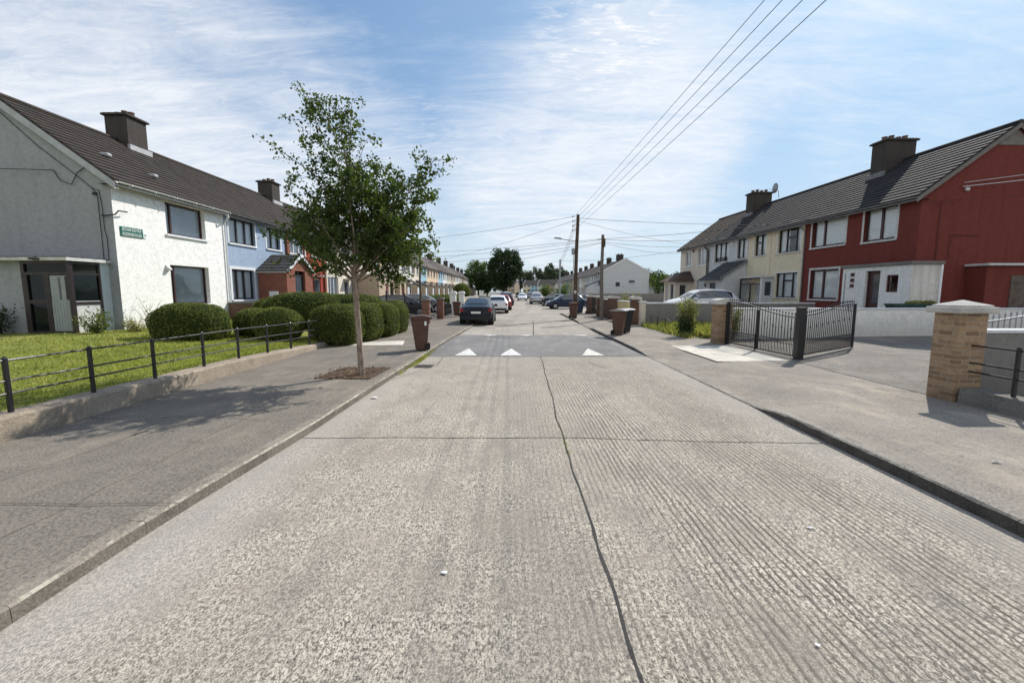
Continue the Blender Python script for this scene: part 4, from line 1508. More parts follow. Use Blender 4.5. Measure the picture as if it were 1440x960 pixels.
def flat_ext(h, w, s0, s1, d, zt, wm, doors, near_side=True):
    """flat roofed front extension; doors: list of (s0, s1, z0, z1, kind)"""
    holes = [(a, c, z0, z1) for a, c, z0, z1, kd in doors]
    b = MB()
    b.wall(s0, s1, -.3, zt, holes, -d, .15)
    b.quad((s0, -d, -.3), (s0, 0, -.3), (s0, 0, zt), (s0, -d, zt))
    b.quad((s1, -d, -.3), (s1, 0, -.3), (s1, 0, zt), (s1, -d, zt))
    e = b.build('front_extension', wm, h)
    MB().cbox(s0 - .1, s1 + .1, -d - .15, -.003, zt + .001, zt + .14, .02).build('flat_roof', M['white_d'], e)
    for a, c, z0, z1, kd in doors:
        if kd == 'win':
            window(h, a, c, z0, z1, (.5,), fm=M['white_p'], Mx=plane_y(-d), blind='curtain')
        elif kd == 'redwin':
            window(h, a, c, z0, z1, (.5,), fm=M['red_door'], Mx=plane_y(-d), blind='curtain')
        elif kd == 'glass':
            window(h, a, c, z0, z1, (.5,), ((0, .75), (1, .75)), fm=M['black_f'], Mx=plane_y(-d), blind=None, sill=False)
        else:
            door(h, a, c, z0, z1, kd, M['white_p'], plane_y(-d))
    return e
h, k, sp = std_house('terraced_house', 'white house with flat-roofed front porch and red front door, behind the long hedge', -1, 36.52, -13.2, .42, 5.28, M['w_cream'], M['roof_l'], chim=True, ext=True, wf=M['white_p'])
flat_ext(h, 5.28, .3, 5.2, 2.1, 2.75, M['w_tan'], [(2.2, 3.1, 0, 2.1, M['red_door']), (3.6, 4.8, 0, 2.2, 'glass')])
h, k, sp = std_house('terraced_house', 'tan house with front extension and red framed window', -1, 41.82, -13.2, .4, 5.28, M['w_tan'], M['roof_l'], ext=True, wf=M['white_p'])
flat_ext(h, 5.28, 2.6, 5.2, 1.9, 2.6, M['w_tan'], [(3.3, 4.5, .5, 2.2, 'redwin')])
cols = [('w_cream', 'cream', 'ochre'), ('w_white', 'off-white', ''), ('w_peach', 'peach', ''), ('w_sky', 'pale blue', ''), ('w_pwhite', 'bright white', ''), ('w_tan', 'tan', '')]
far_cols = ['w_cream', 'w_pwhite', 'w_cream', 'w_sky', 'w_peach', 'w_peach', 'w_sky', 'w_pwhite', 'w_cream', 'w_tan', 'w_cream', 'w_pwhite', 'w_cream', 'w_tan', 'w_pwhite', 'w_cream', 'w_white', 'w_cream', 'w_pwhite', 'w_white', 'w_cream']
cname = {'w_cream': 'cream', 'w_pwhite': 'white', 'w_sky': 'pale blue', 'w_peach': 'peach', 'w_tan': 'tan', 'w_white': 'off-white', 'w_far': 'grey-white'}
y = 47.12
protoA, _, _ = std_house('terraced_house', 'x', -1, y, -13.2, .35, 5.28, M['w_cream'], M['roof_l'], chim=False, wf=M['white_p'], detail=False, near_gable=True, far_gable=True, group=rowgrp)
protoB, _, _ = std_house('terraced_house', 'x', -1, y + 5.3, -13.2, .35, 5.28, M['w_cream'], M['roof_l'], chim=True, wf=M['white_p'], detail=False, near_gable=True, far_gable=True, group=rowgrp)
for pr in (protoA, protoB):                                        # lean-to porch with sloping tiles
    b = MB(); b.box(2.9, 5.0, -1.3, -.002, -.3, 2.2); e = b.build('front_porch', M['w_tan'], pr)
    b = MB(); b.prism([(2.8, -1.5, 2.18), (2.8, 0, 2.9), (2.8, 0, 3.0), (2.8, -1.5, 2.28)], (2.3, 0, 0)); b.build('porch_roof', M['roof_l'], e)
    b = MB(); b.box(3.1, 3.9, -1.32, -1.3, 0, 2.0); b.build('porch_door', M['door_w'], e)
    b = MB(); b.box(4.1, 4.8, -1.32, -1.3, .8, 2.0); b.build('porch_window', M['glass_dk'], e)
lroofs = [M['roof_l'], M['roof_b'], M['roof_l'], M['roof_far']]
for i, cm in enumerate(far_cols):
    o = (protoA, protoB)[i] if i < 2 else dup((protoA, protoB)[i % 2])
    yy = 47.12 + 5.3 * i
    o.location = (-13.2 - (.9 if i >= 14 else 0), yy, .35)
    col = cname[cm]
    o['label'] = f'{col} rendered house, {ORD[i]} beyond the tan house with the red framed window'
for i, cm in enumerate(far_cols):                                   # colours last so every copy starts from the same slots
    pass
ROW_LEFT = [o for o in COL.objects if o.get('group') == rowgrp]
for i, o in enumerate(ROW_LEFT):
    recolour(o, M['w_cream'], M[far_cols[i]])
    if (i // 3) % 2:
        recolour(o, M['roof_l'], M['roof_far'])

# ---------------- right terrace
SK = R(1.55)
def RX(y):
    return 15.65 - .027 * (y - 17.2)
ZR = .45
h = new_house('end_house', 'dark red painted end house with white flat-roofed corner porch', 1, 17.2, RX(23.6), ZR, 6.4, None, SK)
w = 6.4
r1 = (.55, 2.75, 4.06 - ZR, 5.42 - ZR); r2 = (3.8, 5.4, 4.0 - ZR, 5.4 - ZR); r3 = (.65, 2.55, 1.46 - ZR, 2.93 - ZR)
house_walls(h, w, ZR, M['w_red'], [r1, r2, r3], False, True, M['w_red'])
roof(h, w, ZR, M['roof_r'], 0, w + .12, rows=17)
gutter(h, w, ZR, M['soffit'], 0, w + .1)
downpipe(h, .08, ZR, M['soffit'])
chimney(h, 1.42, ZR, .86, 1.45, yc=3.1, top=9.0, npots=4, fl=M['soffit'])
window(h, *r1, mull=(.34,), fm=M['brown_f'], sur=M['white_d'], blind='blind', fw=.08, sillm=M['white_d'])
window(h, *r2, mull=(.5,), fm=M['brown_f'], sur=M['white_d'], blind='blind', fw=.08, sillm=M['white_d'])
window(h, *r3, mull=(.42,), fm=M['brown_f'], sur=M['white_d'], blind='blind', fw=.08, sillm=M['white_d'])
b = MB()
for s in (0, 1):
    f = (lambda y: y) if s == 0 else (lambda y: DEP - y)
    z0, z1 = EAVE - ZR - .3 * sl - .1, RIDGE - ZR - .05
    b.prism([(w + .105, f(-.3), z0 - .08), (w + .105, f(-.3), z0 + .1), (w + .105, f(DEP / 2), z1 + .05), (w + .105, f(DEP / 2), z1 - .12)], (.03, 0, 0))
b.build('bargeboard', M['barge_r'], h)
b = MB(); b.prism([(w + .012, 2.7, 7.35 - ZR), (w + .012, 4.1, 7.35 - ZR), (w + .012, DEP / 2, 7.95 - ZR)], (.006, 0, 0)); b.build('patched_gable_top', M['barge_r'], h)
b = MB()
b.tube([(w + .03, .75, 5.3 - ZR), (w + .03, .75, 3.05 - ZR)], .012, 5)
b.tube([(w + .03, 1.25, 3.1 - ZR), (w + .03, 1.25, 4.0 - ZR), (w + .03, 2.4, 4.0 - ZR)], .01, 5)
b.build('wall_cable', M['maroon'], h)
b = MB(); b.cbox(w + .01, w + .1, 1.6, 1.75, 5.65 - ZR, 5.78 - ZR, .02); b.build('cable_anchor', M['white_d'], h)
# corner porch
ps0, ps1, pd, pz = 3.58, 6.9, .6, 2.86 - ZR
dh = (4.82, 5.55, 0, 2.25); wh = (5.85, 6.38, 1.82 - ZR, 2.5 - ZR)
b = MB()
b.wall(ps0, ps1, -.4, pz, [dh, wh], -pd, .2)
b.quad((ps0, -pd, -.4), (ps0, 0, -.4), (ps0, 0, pz), (ps0, -pd, pz))
b.quad((w + .01, .55, -.4), (ps1, .55, -.4), (ps1, .55, pz), (w + .01, .55, pz))
e = b.build('porch', M['w_pwhite'], h)
b = MB(); b.quad((ps1 + .002, -pd, -.4), (ps1 + .002, .55, -.4), (ps1 + .002, .55, pz), (ps1 + .002, -pd, pz)); b.build('stained_side_wall', M['w_dirty'], e)
b = MB(); b.cbox(ps1 - .02, ps1 + .06, .5, .58, -.4, pz, .01); b.build('corner_trim', M['white_p'], e)
b = MB(); b.cbox(ps0 - .06, ps1 + .08, -pd - .08, -.003, pz + .002, pz + .13, .015); b.cbox(w + .02, ps1 + .075, -.003, .62, pz + .003, pz + .128, .015); b.build('flat_roof', M['plinth_d'], e)
window(h, *wh, fm=M['maroon'], Mx=plane_y(-pd), blind=None, sill=False, rec=.04)
door(h, *dh, M['brown_f'], M['brown_f'], plane_y(-pd), rec=.14, glaze=(.35, .85, .4, .93), panels=False)
for i in range(3):
    z = 2.02 + i * .24 - ZR
    b = MB(); b.cbox(4.05, 4.25, -pd - .03, -pd - .002, z, z + .15, .006); pl = b.build('letter_box', M['maroon'], e)
    b = MB(); b.cbox(3.9, 4.035, -pd - .025, -pd - .002, z - .02, z + .13, .006); b.build('nameplate', M['white_p'], pl)
b = MB(); b.cbox(1.62 + 2.1, 1.62 + 2.14, -pd - .02, -pd - .002, -.1, 2.2, .004); b.build('porch_trim', M['galv'], e)
# lean-to with weathered door behind the gable corner
b = MB(); b.box(w + .01, w + .75, 2.05, 6.4, -.4, 2.35); le = b.build('lean_to', M['w_red'], h)
b = MB(); b.cbox(w + .0, w + .9, 1.95, 6.5, 2.352, 2.44, .015); b.build('lean_to_roof', M['white_d'], le)
b = MB(); b.box(w + .752, w + .79, 3.0, 4.2, -.3, 2.0); b.build('lean_to_door', M['timber'], le)

# yellow house
zb = .4
h = new_house('terraced_house', 'pale yellow house with dark window frames next to the red end house', 1, 23.62, RX(28.9), zb, 5.27, None, SK)
w = 5.27
v1 = (3.05, 5.0, 4.02 - zb, 5.32 - zb); v2 = (.7, 1.9, 4.05 - zb, 5.32 - zb); v3 = (3.05, 4.95, 1.5 - zb, 2.88 - zb)
house_walls(h, w, zb, M['w_yellow'], [v1, v2, v3], False, False)
roof(h, w, zb, M['roof_r'], rows=17); gutter(h, w, zb, M['soffit'])
window(h, *v1, mull=(.34, .75), trans=((1, .62),), fm=M['black_f'], blind='open', sillm=M['white_d'], sur=M['w_pwhite'], surw=.07)
window(h, *v2, mull=(.52,), trans=((0, .62),), fm=M['black_f'], sillm=M['white_d'], sur=M['w_pwhite'], surw=.07)
window(h, *v3, mull=(.3, .72), trans=((1, .68),), fm=M['black_f'], blind='curtain', sillm=M['white_d'], sur=M['w_pwhite'], surw=.07)
b = MB(); b.tube([(w / 2 - .2, -.02, 5.0), (w / 2 - .2, -.02, .2)], .015, 5); b.build('wall_pipe', M['w_yellow'], h)
b = MB(); b.box(0, w, -.012, .0, -.3, .12); b.build('base_band', M['soffit'], h)
f = MB()
e0, e1, ed, ez = .6, 2.9, .75, 2.35
f.box(e0, e0 + .07, -ed, -ed + .07, 0, ez - .1); f.box(e1 - .07, e1, -ed, -ed + .07, 0, ez - .1)
f.box(e0 + .07, e1 - .07, -ed, -ed + .06, 1.85, 1.92); f.box(e0 + .07, e1 - .07, -ed, -ed + .06, 2.18, ez - .1)
f.box(1.7, 1.77, -ed + .002, -ed + .058, 0, 1.85); f.box(e0 + .07, 1.7, -ed + .002, -ed + .058, .25, .32)
po = f.build('porch', M['black_f'], h)
MB().quad((e0 + .05, -ed + .03, 0), (e1 - .05, -ed + .03, 0), (e1 - .05, -ed + .03, ez - .1), (e0 + .05, -ed + .03, ez - .1)).build('pane', M['glass'], po)
MB().box(e0, e0 + .05, -ed + .07, -.002, 0, ez - .1).build('side_panel', M['white_p'], po)
b = MB(plane_xpos(e1)); b.wall(-ed + .07, -.002, 0, ez - .1, [(-.52, -.15, 1.2, 2.0)], 0, .06); b.build('side_panel', M['w_grey'], po)
MB().quad((e1 - .03, -.52, 1.2), (e1 - .03, -.15, 1.2), (e1 - .03, -.15, 2.0), (e1 - .03, -.52, 2.0)).build('side_pane', M['glass_dk'], po)
MB().box(e1 - .068, e1 + .012, -ed - .01, -ed + .068, 0, ez - .1).build('corner_trim', M['white_p'], po)
MB().cbox(e0 - .1, e1 + .1, -ed - .1, -.003, ez - .098, ez, .012).build('porch_roof', M['white_d'], po)
door(h, 1.2, 2.1, 0, 2.05, M['door_w'], M['white_p'], plane_y(-.12))

# grey house with sloping porch
h = new_house('terraced_house', 'blue-grey house with dark sloping lean-to porch roof', 1, 28.92, RX(34.3), zb, 5.37, None, SK)
w = 5.37
v1 = (.9, 2.9, 3.98 - zb, 5.32 - zb); v2 = (4.05, 5.2, 4.03 - zb, 5.32 - zb); v3 = (.5, 2.3, 1.45 - zb, 2.85 - zb)
house_walls(h, w, zb, M['w_grey'], [v1, v2, v3], False, False)
roof(h, w, zb, M['roof_r'], rows=17); gutter(h, w, zb, M['soffit']); downpipe(h, .1, zb, M['black_f'])
chimney(h, .95, zb, .9, 1.4, yc=3.1, top=8.95, npots=4, fl=M['soffit'])
window(h, *v1, mull=(.36, .7), fm=M['black_f'], blind='drop', sillm=M['white_d'], sur=M['w_pwhite'], surw=.08)
window(h, *v2, mull=(.5,), fm=M['black_f'], sillm=M['white_d'], sur=M['w_pwhite'], surw=.08)
window(h, *v3, mull=(.5,), fm=M['black_f'], sillm=M['white_d'])
MB().cbox(3.3, 3.55, -.09, -.002, 5.0 - zb, 5.22 - zb, .02).build('alarm_box', M['white_p'], h)
d_, x0, x1 = 1.5, 2.75, 5.3
b = MB()
b.wall(x0, x1, -.3, 2.45, [(x0 + .5, x0 + 1.6, 0, 2.1)], -d_, .15)
for x in (x0, x1):
    b.poly([(x, -d_, -.3), (x, -.002, -.3), (x, -.002, 3.4), (x, -d_, 2.45)])
e = b.build('porch', M['w_grey'], h)
b = MB()
for i in range(6):
    f0, f1 = i / 6, (i + 1) / 6
    ya, yb_ = -d_ - .3 + (d_ + .29) * f0, -d_ - .3 + (d_ + .29) * f1
    za, zb_ = 2.3 + 1.18 * f0, 2.3 + 1.18 * f1
    b.quad((x0 - .25, ya, za + .03), (x1 + .12, ya, za + .03), (x1 + .12, yb_, zb_), (x0 - .25, yb_, zb_))
    b.quad((x0 - .25, ya, za - .03), (x1 + .12, ya, za - .03), (x1 + .12, ya, za + .03), (x0 - .25, ya, za + .03))
b.quad((x0 - .25, -d_ - .3, 2.2), (x1 + .12, -d_ - .3, 2.2), (x1 + .12, -.01, 3.38), (x0 - .25, -.01, 3.38))
b.build('porch_roof', M['slate'], e)
b = MB(); b.prism([(x1 + .121, -d_ - .3, 2.18), (x1 + .121, -d_ - .3, 2.33), (x1 + .121, -.01, 3.5), (x1 + .121, -.01, 3.36)], (.02, 0, 0)); b.build('bargeboard', M['soffit'], e)
b = MB(); b.tube([(x0 - .28, -d_ - .34, 2.25), (x1 + .12, -d_ - .34, 2.25)], .05, 8); b.build('porch_gutter', M['black_f'], e)
door(h, x0 + .5, x0 + 1.6, 0, 2.1, M['door_d'], M['white_p'], plane_y(-d_), glaze=(.2, .8, .15, .9))
b = MB(); b.tube([(x0 + .3, -d_ - .05, 1.75), (x0 + .3, -d_ - .12, 1.9), (x0 + .3, -d_ - .12, 2.0)], [.03, .06, .03], 8); b.build('wall_lantern', M['black_m'], e)
# satellite dish on the chimney
b = MB()
cx, cy, cz = 1.5, 3.95, 9.3 - zb
rr = []
for ring in range(5):
    r_ = .36 * ring / 4
    rr.append([(cx + r_ * math.cos(2 * PI * i / 18), cy - .1 + r_ * r_ * .6, cz + r_ * math.sin(2 * PI * i / 18)) for i in range(18)])
for a, c in zip(rr, rr[1:]):
    for i in range(18):
        b.quad(a[i], a[(i + 1) % 18], c[(i + 1) % 18], c[i])
b.tube([(cx, cy - .08, cz), (cx - .1, cy + .3, cz - .2), (cx - .35, cy + .5, cz - .6)], .02, 6)
b.tube([(cx, cy - .05, cz - .33), (cx, cy - .45, cz - .05)], .014, 6)
b.build('satellite_dish', M['galv'], h, smooth=40)

# cream far end house of the right terrace
h = new_house('end_house', 'cream end house with hipped tiled porch at the far end of the right terrace', 1, 34.32, RX(39.6), zb, 5.27, None, SK)
w = 5.27
v1 = (1.0, 2.2, 3.95 - zb, 5.2 - zb); v2 = (3.35, 5.1, 3.92 - zb, 5.28 - zb); v3 = (3.2, 4.9, 1.3 - zb, 2.75 - zb)
house_walls(h, w, zb, M['w_cream'], [v1, v2, v3], True, False)
roof(h, w, zb, M['roof_b'], -.12, w, rows=17); gutter(h, w, zb, M['soffit'], -.1); downpipe(h, w - .1, zb, M['black_f'])
window(h, *v1, mull=(.5,), fm=M['white_p'], sillm=M['white_p'], sur=M['w_pwhite'], surw=.08)
window(h, *v2, mull=(.33, .67), fm=M['white_p'], sillm=M['white_p'], sur=M['w_pwhite'], surw=.08)
window(h, *v3, mull=(.33, .67), fm=M['white_p'], sillm=M['white_p'], blind='curtain')
MB().cbox(2.5, 2.75, -.1, -.002, 5.05 - zb, 5.25 - zb, .02).build('alarm_box', M['soffit'], h)
b = MB(); b.wall(.3, 2.7, -.3, 2.3, [(.55, 1.3, .5, 2.1), (1.6, 2.4, .0, 2.1)], -1.5, .12)
b.quad((.3, -1.5, -.3), (.3, 0, -.3), (.3, 0, 2.3), (.3, -1.5, 2.3))
bb = MB(plane_xpos(2.7)); bb.wall(-1.5, -.002, -.3, 2.3, [(-1.1, -.5, .7, 2.0)], 0, .12)
b.add(bb.v, bb.f)
e = b.build('porch', M['w_cream'], h)
window(h, .55, 1.3, .5, 2.1, (.5,), fm=M['white_p'], Mx=plane_y(-1.5), blind='curtain', sill=False)
window(h, -1.1, -.5, .7, 2.0, (), fm=M['white_p'], Mx=plane_xpos(2.7), blind=None, sill=False)
door(h, 1.6, 2.4, 0, 2.1, M['door_d'], M['white_p'], plane_y(-1.5), glaze=(.2, .8, .5, .9))
b = MB()
A = [(-.1, -1.9, 2.25), (3.05, -1.9, 2.25), (3.05, -.01, 2.25), (-.1, -.01, 2.25), (.9, -.7, 3.0), (2.1, -.7, 3.0), (2.1, -.01, 3.15), (.9, -.01, 3.15)]
b.add(A, [(0, 1, 5, 4), (1, 2, 6, 5), (3, 0, 4, 7), (4, 5, 6, 7), (0, 3, 2, 1)])
b.build('porch_roof', M['roof_b'], e)

# ---------------- far right row behind the white gable
grpR = 'far terraced houses on the right'
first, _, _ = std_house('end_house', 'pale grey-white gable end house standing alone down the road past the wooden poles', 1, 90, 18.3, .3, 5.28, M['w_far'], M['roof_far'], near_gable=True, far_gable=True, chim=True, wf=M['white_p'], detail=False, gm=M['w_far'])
# its plot is deeper than the others: wider gable
first.scale = (1, 1.42, 1.04)
b = MB(); b.quad((5.31, 2.0, 2.4), (5.31, 2.6, 2.4), (5.31, 2.6, 3.2), (5.31, 2.0, 3.2)); b.build('gable_window', M['glass_dk'], first)
b = MB(); b.quad((5.31, 3.9, 3.1), (5.31, 4.7, 3.1), (5.31, 4.7, 3.6), (5.31, 3.9, 3.6)); b.build('gable_window', M['glass_dk'], first)
b = MB(); b.box(5.3, 5.42, 3.8, 4.8, 3.02, 3.1); b.build('gable_sill', M['white_d'], first)
b = MB()
for s in (0, 1):
    f = (lambda y: y) if s == 0 else (lambda y: DEP - y)
    z0, z1 = EAVE - .3 - .3 * sl - .1, RIDGE - .3 - .05
    b.prism([(5.3, f(-.3), z0 - .15), (5.3, f(-.3), z0 + .12), (5.3, f(DEP / 2), z1 + .12), (5.3, f(DEP / 2), z1 - .2)], (.08, 0, 0))
b.build('bargeboard', M['white_p'], first)
b = MB(); b.box(2.2, 4.6, -2.0, -.002, -.3, 2.5); e = b.build('front_porch', M['w_far'], first)
b = MB(); b.prism([(2.1, -2.2, 2.4), (2.1, 0, 3.5), (2.1, 0, 3.62), (2.1, -2.2, 2.52)], (2.7, 0, 0)); b.build('porch_roof', M['slate'], e)
b = MB(); b.box(4.602, 4.64, 7.0, 10.5, -.3, 2.4); b.prism([(3.0, 6.9, 2.4), (3.0, 11, 1.7), (3.0, 11, -.3), (3.0, 6.9, -.3)], (2.0, 0, 0)); b.build('rear_extension', M['w_far'], first)
protoR1, _, _ = std_house('terraced_house', 'x', 1, 96, 18.6, .2, 5.28, M['w_cream'], M['roof_far'], near_gable=True, far_gable=True, chim=True, wf=M['white_p'], detail=False, group=grpR)
protoR2, _, _ = std_house('terraced_house', 'x', 1, 101, 18.6, .2, 5.28, M['w_cream'], M['roof_far'], near_gable=True, far_gable=True, chim=False, wf=M['white_p'], detail=False, group=grpR)
RC = ['w_far', 'w_pwhite', 'w_far', 'w_cream', 'w_white', 'w_tan', 'w_cream', 'w_yellow', 'w_tan', 'w_far', 'w_sky', 'w_cream', 'w_tan', 'w_far', 'w_cream', 'w_peach', 'w_far', 'w_white']
cname.update({'w_yellow': 'yellow'})
rr = []
for i, cm in enumerate(RC):
    o = (protoR1, protoR2)[i] if i < 2 else dup((protoR1, protoR2)[i % 2])
    o.location = (18.6 + (.5 if i > 5 else 0), 95.4 + 5.3 * i + 5.28 + (2 if i > 5 else 0), .2)
    o['label'] = f'{cname[cm]} rendered house, {ORD[i]} in the row beyond the lone white gable'
    rr.append((o, cm))
# short terraces closing the view where the road bends
grpE = 'houses closing the view at the bend'
E_ = [(6.5, 262, 'w_yellow', 'yellow house at the left end of the terrace closing the view'), (11.0, 259.6, 'w_sky', 'pale blue house in the terrace closing the view'),
      (14.2, 245, 'w_far', 'grey house below the white verge in the terrace closing the view'), (18.8, 242.5, 'w_tan', 'tan house in the middle of the terrace closing the view'),
      (23.4, 240, 'w_far', 'grey house at the right end of the terrace closing the view'), (-3.0, 280, 'w_tan', 'tan house half hidden by the big dark tree at the far end of the road')]
ee = []
for i, (x, y, cm, lab) in enumerate(E_):
    o = dup((protoR1, protoR2)[1 if i in (0, 2) else i % 2])
    o.location = (x, y, .2)
    o.rotation_euler = (0, 0, R(-28))
    o['label'] = lab
    o['group'] = grpE
    ee.append((o, cm))
    if i in (0, 2):
        b = MB()
        z0, z1 = EAVE - .2 - .3 * sl - .1, RIDGE - .2 - .05
        b.prism([(-.1, -.3, z0 - .15), (-.1, -.3, z0 + .3), (-.1, DEP / 2, z1 + .35), (-.1, DEP / 2, z1 - .2)], (.2, 0, 0))
        b.build('bargeboard', M['white_p'], o)
for o, cm in rr + ee:
    recolour(o, M['w_cream'], M[cm])
# ------------------------------------------------------------------ wheelie bins
def make_bin(label, loc, rz, body, lid, sticker=False):
    t = thing('wheelie_bin', label, 'bin', loc, rz, 'wheelie bins on the pavements')
    # local: handle/wheels at +y, front at -y
    b = MB()
    def ring(z, hx, y0, y1, c=.05):
        return [(-hx + c, y0, z), (hx - c, y0, z), (hx, y0 + c, z), (hx, y1 - c, z), (hx - c, y1, z), (-hx + c, y1, z), (-hx, y1 - c, z), (-hx, y0 + c, z)]
    R_ = [ring(.03, .215, -.2, .2), ring(.30, .235, -.24, .25), ring(.88, .275, -.335, .31), ring(.9, .295, -.355, .33), ring(.965, .295, -.36, .33)]
    for a, c in zip(R_, R_[1:]):
        k = len(b.v)
        b.v += a + c
        for i in range(8):
            b.f.append((k + i, k + (i + 1) % 8, k + 8 + (i + 1) % 8, k + 8 + i)); b.mi.append(0)
    b.poly(R_[0][::-1])
    b.poly(R_[-1])
    for z in (.35, .62):
        b.box(-.12, .12, -.3 if z > .5 else -.26, -.2, z, z + .025)
    b.box(-.2, .2, .2, .255, .06, .2)
    b.build('body', body, t, smooth=35)
    l = MB()
    n = 8
    pr = []
    for i in range(n + 1):
        f = i / n
        pr.append((-.315, -.4 + .79 * f, .975 + .055 * math.sin(f * PI) ** .7))
    pr2 = [(-.315, .39, .95), (-.315, -.4, .95)]
    l.prism(pr + pr2, (.63, 0, 0))
    l.box(-.25, -.18, -.43, -.39, .955, .975); l.box(.18, .25, -.43, -.39, .955, .975)
    l.build('lid', lid, t)
    hd = MB(); hd.tube([(-.24, .33, .93), (-.24, .42, .95), (.24, .42, .95), (.24, .33, .93)], .018, 8); hd.build('handle', body, t)
    for s in (-1, 1):
        w = MB()
        prof = [(.03, .0), (.1, .0), (.1, .05), (.03, .05)]
        w.tube([(s * .215, .235, .1), (s * .27, .235, .1)], .1, 18)
        wo = w.build('wheel', M['tyre'], t, smooth=40)
        w = MB(); w.tube([(s * .271, .235, .1), (s * .277, .235, .1)], .05, 12); w.build('hub', M['trim'], wo)
    ax = MB(); ax.tube([(-.22, .235, .1), (.22, .235, .1)], .013, 8); ax.build('axle', M['galv'], t)
    t.scale = (.88, .8, 1.0)
    if sticker:
        st = MB(); st.quad((.2772, .14, .74), (.2772, .22, .74), (.281, .22, .86), (.281, .14, .86)); st.build('address_label', M['sign_w'], t)
    return t
make_bin('brown wheelie bin standing alone on the left pavement beside the long hedge', (-2.72, 13.0, .125), -PI / 2 + .18, M['bin_brown'], M['bin_brown'], True)
make_bin('brown wheelie bin with sun-bleached lid at the right kerb, front one of the pair', (4.28, 17.5, .125), PI + PI / 2 - .5 + PI, M['bin_brown'], M['lid_grey'])
make_bin('black wheelie bin standing directly behind the brown bin on the right kerb', (4.72, 18.25, .125), .55, M['bin_black'], M['lid_grey'])
make_bin('small brown wheelie bin at the foot of the tall wooden pole', (3.98, 28.3, .12), PI - .5, M['bin_brown'], M['bin_brown'])
make_bin('navy wheelie bin by the far brown pillars, left one of two', (5.35, 34.4, .125), PI / 2, M['bin_blue'], M['bin_blue'])
make_bin('navy wheelie bin by the far brown pillars, right one of two', (6.0, 34.1, .125), PI / 2, M['bin_blue'], M['bin_blue'])
make_bin('brown wheelie bin by the white-capped piers, just behind the navy car', (-3.9, 31.0, .1), -PI / 2, M['bin_brown'], M['bin_brown'])

# planter tub behind the white wall
t = thing('planter_tub', 'long dark green planter tub with clippings behind the white garden wall', 'planter', (14.9, 16.37, .5))
b = MB(); b.prism([(-.66, -.2, -.37), (.66, -.2, -.37), (.78, -.22, .84), (-.78, -.22, .84)], (0, .44, 0)); b.cbox(-.82, .82, -.25, .26, .83, .9, .02); b.build('tub', M['bin_green'], t)
b = MB(); n = 700
P = np.stack([rng.uniform(-.1, .8, n), rng.uniform(-.2, .22, n), .88 + np.abs(rng.normal(0, .05, n))], 1)
b.leaves(P, .09); b.build('clippings', M['shrub_y'], t, fix=False)

# ------------------------------------------------------------------ cars
KIND = {   # x along the car (front +), stations: x, zbottom, zbelt, ztop, half widths bottom / belt / top
    'hatch': (4.15, 1.48, [(-2.06, .42, .62, .66, .68, .74, .70), (-2.02, .27, .86, .9, .78, .82, .70), (-1.88, .25, .93, 1.04, .83, .85, .66), (-1.6, .22, .96, 1.34, .86, .87, .58), (-1.2, .2, .95, 1.45, .88, .88, .57),
                         (-.5, .2, .93, 1.48, .89, .89, .58), (.25, .2, .91, 1.43, .89, .89, .58), (.62, .2, .9, 1.27, .89, .885, .6), (1.12, .2, .89, .95, .88, .87, .68), (1.6, .22, .8, .85, .85, .83, .66), (1.95, .26, .66, .7, .76, .74, .6), (2.07, .34, .5, .54, .6, .6, .5)]),
    'saloon': (4.6, 1.45, [(-2.28, .42, .66, .72, .68, .76, .72), (-2.24, .28, .9, .97, .8, .84, .74), (-2.0, .25, .97, 1.04, .84, .86, .7), (-1.72, .22, .98, 1.1, .87, .88, .66), (-1.05, .2, .96, 1.38, .89, .89, .57),
                          (-.55, .2, .94, 1.45, .9, .9, .57), (.2, .2, .92, 1.42, .9, .9, .58), (.6, .2, .91, 1.26, .9, .89, .6), (1.12, .2, .9, .96, .89, .88, .7), (1.7, .22, .82, .87, .86, .84, .68), (2.12, .26, .68, .72, .78, .76, .6), (2.28, .34, .5, .54, .62, .62, .5)]),
    'suv': (4.4, 1.66, [(-2.18, .45, .7, .76, .72, .78, .74), (-2.14, .32, 1.0, 1.06, .82, .86, .74), (-2.02, .3, 1.07, 1.22, .85, .88, .7), (-1.8, .28, 1.08, 1.52, .88, .89, .64), (-1.4, .26, 1.08, 1.63, .9, .9, .63),
                       (-.5, .26, 1.06, 1.66, .91, .91, .63), (.3, .26, 1.04, 1.6, .91, .91, .63), (.7, .26, 1.03, 1.4, .91, .9, .65), (1.15, .26, 1.02, 1.08, .9, .89, .72), (1.75, .28, .92, .97, .87, .85, .68), (2.08, .32, .74, .78, .78, .76, .6), (2.2, .4, .56, .6, .62, .62, .5)])}


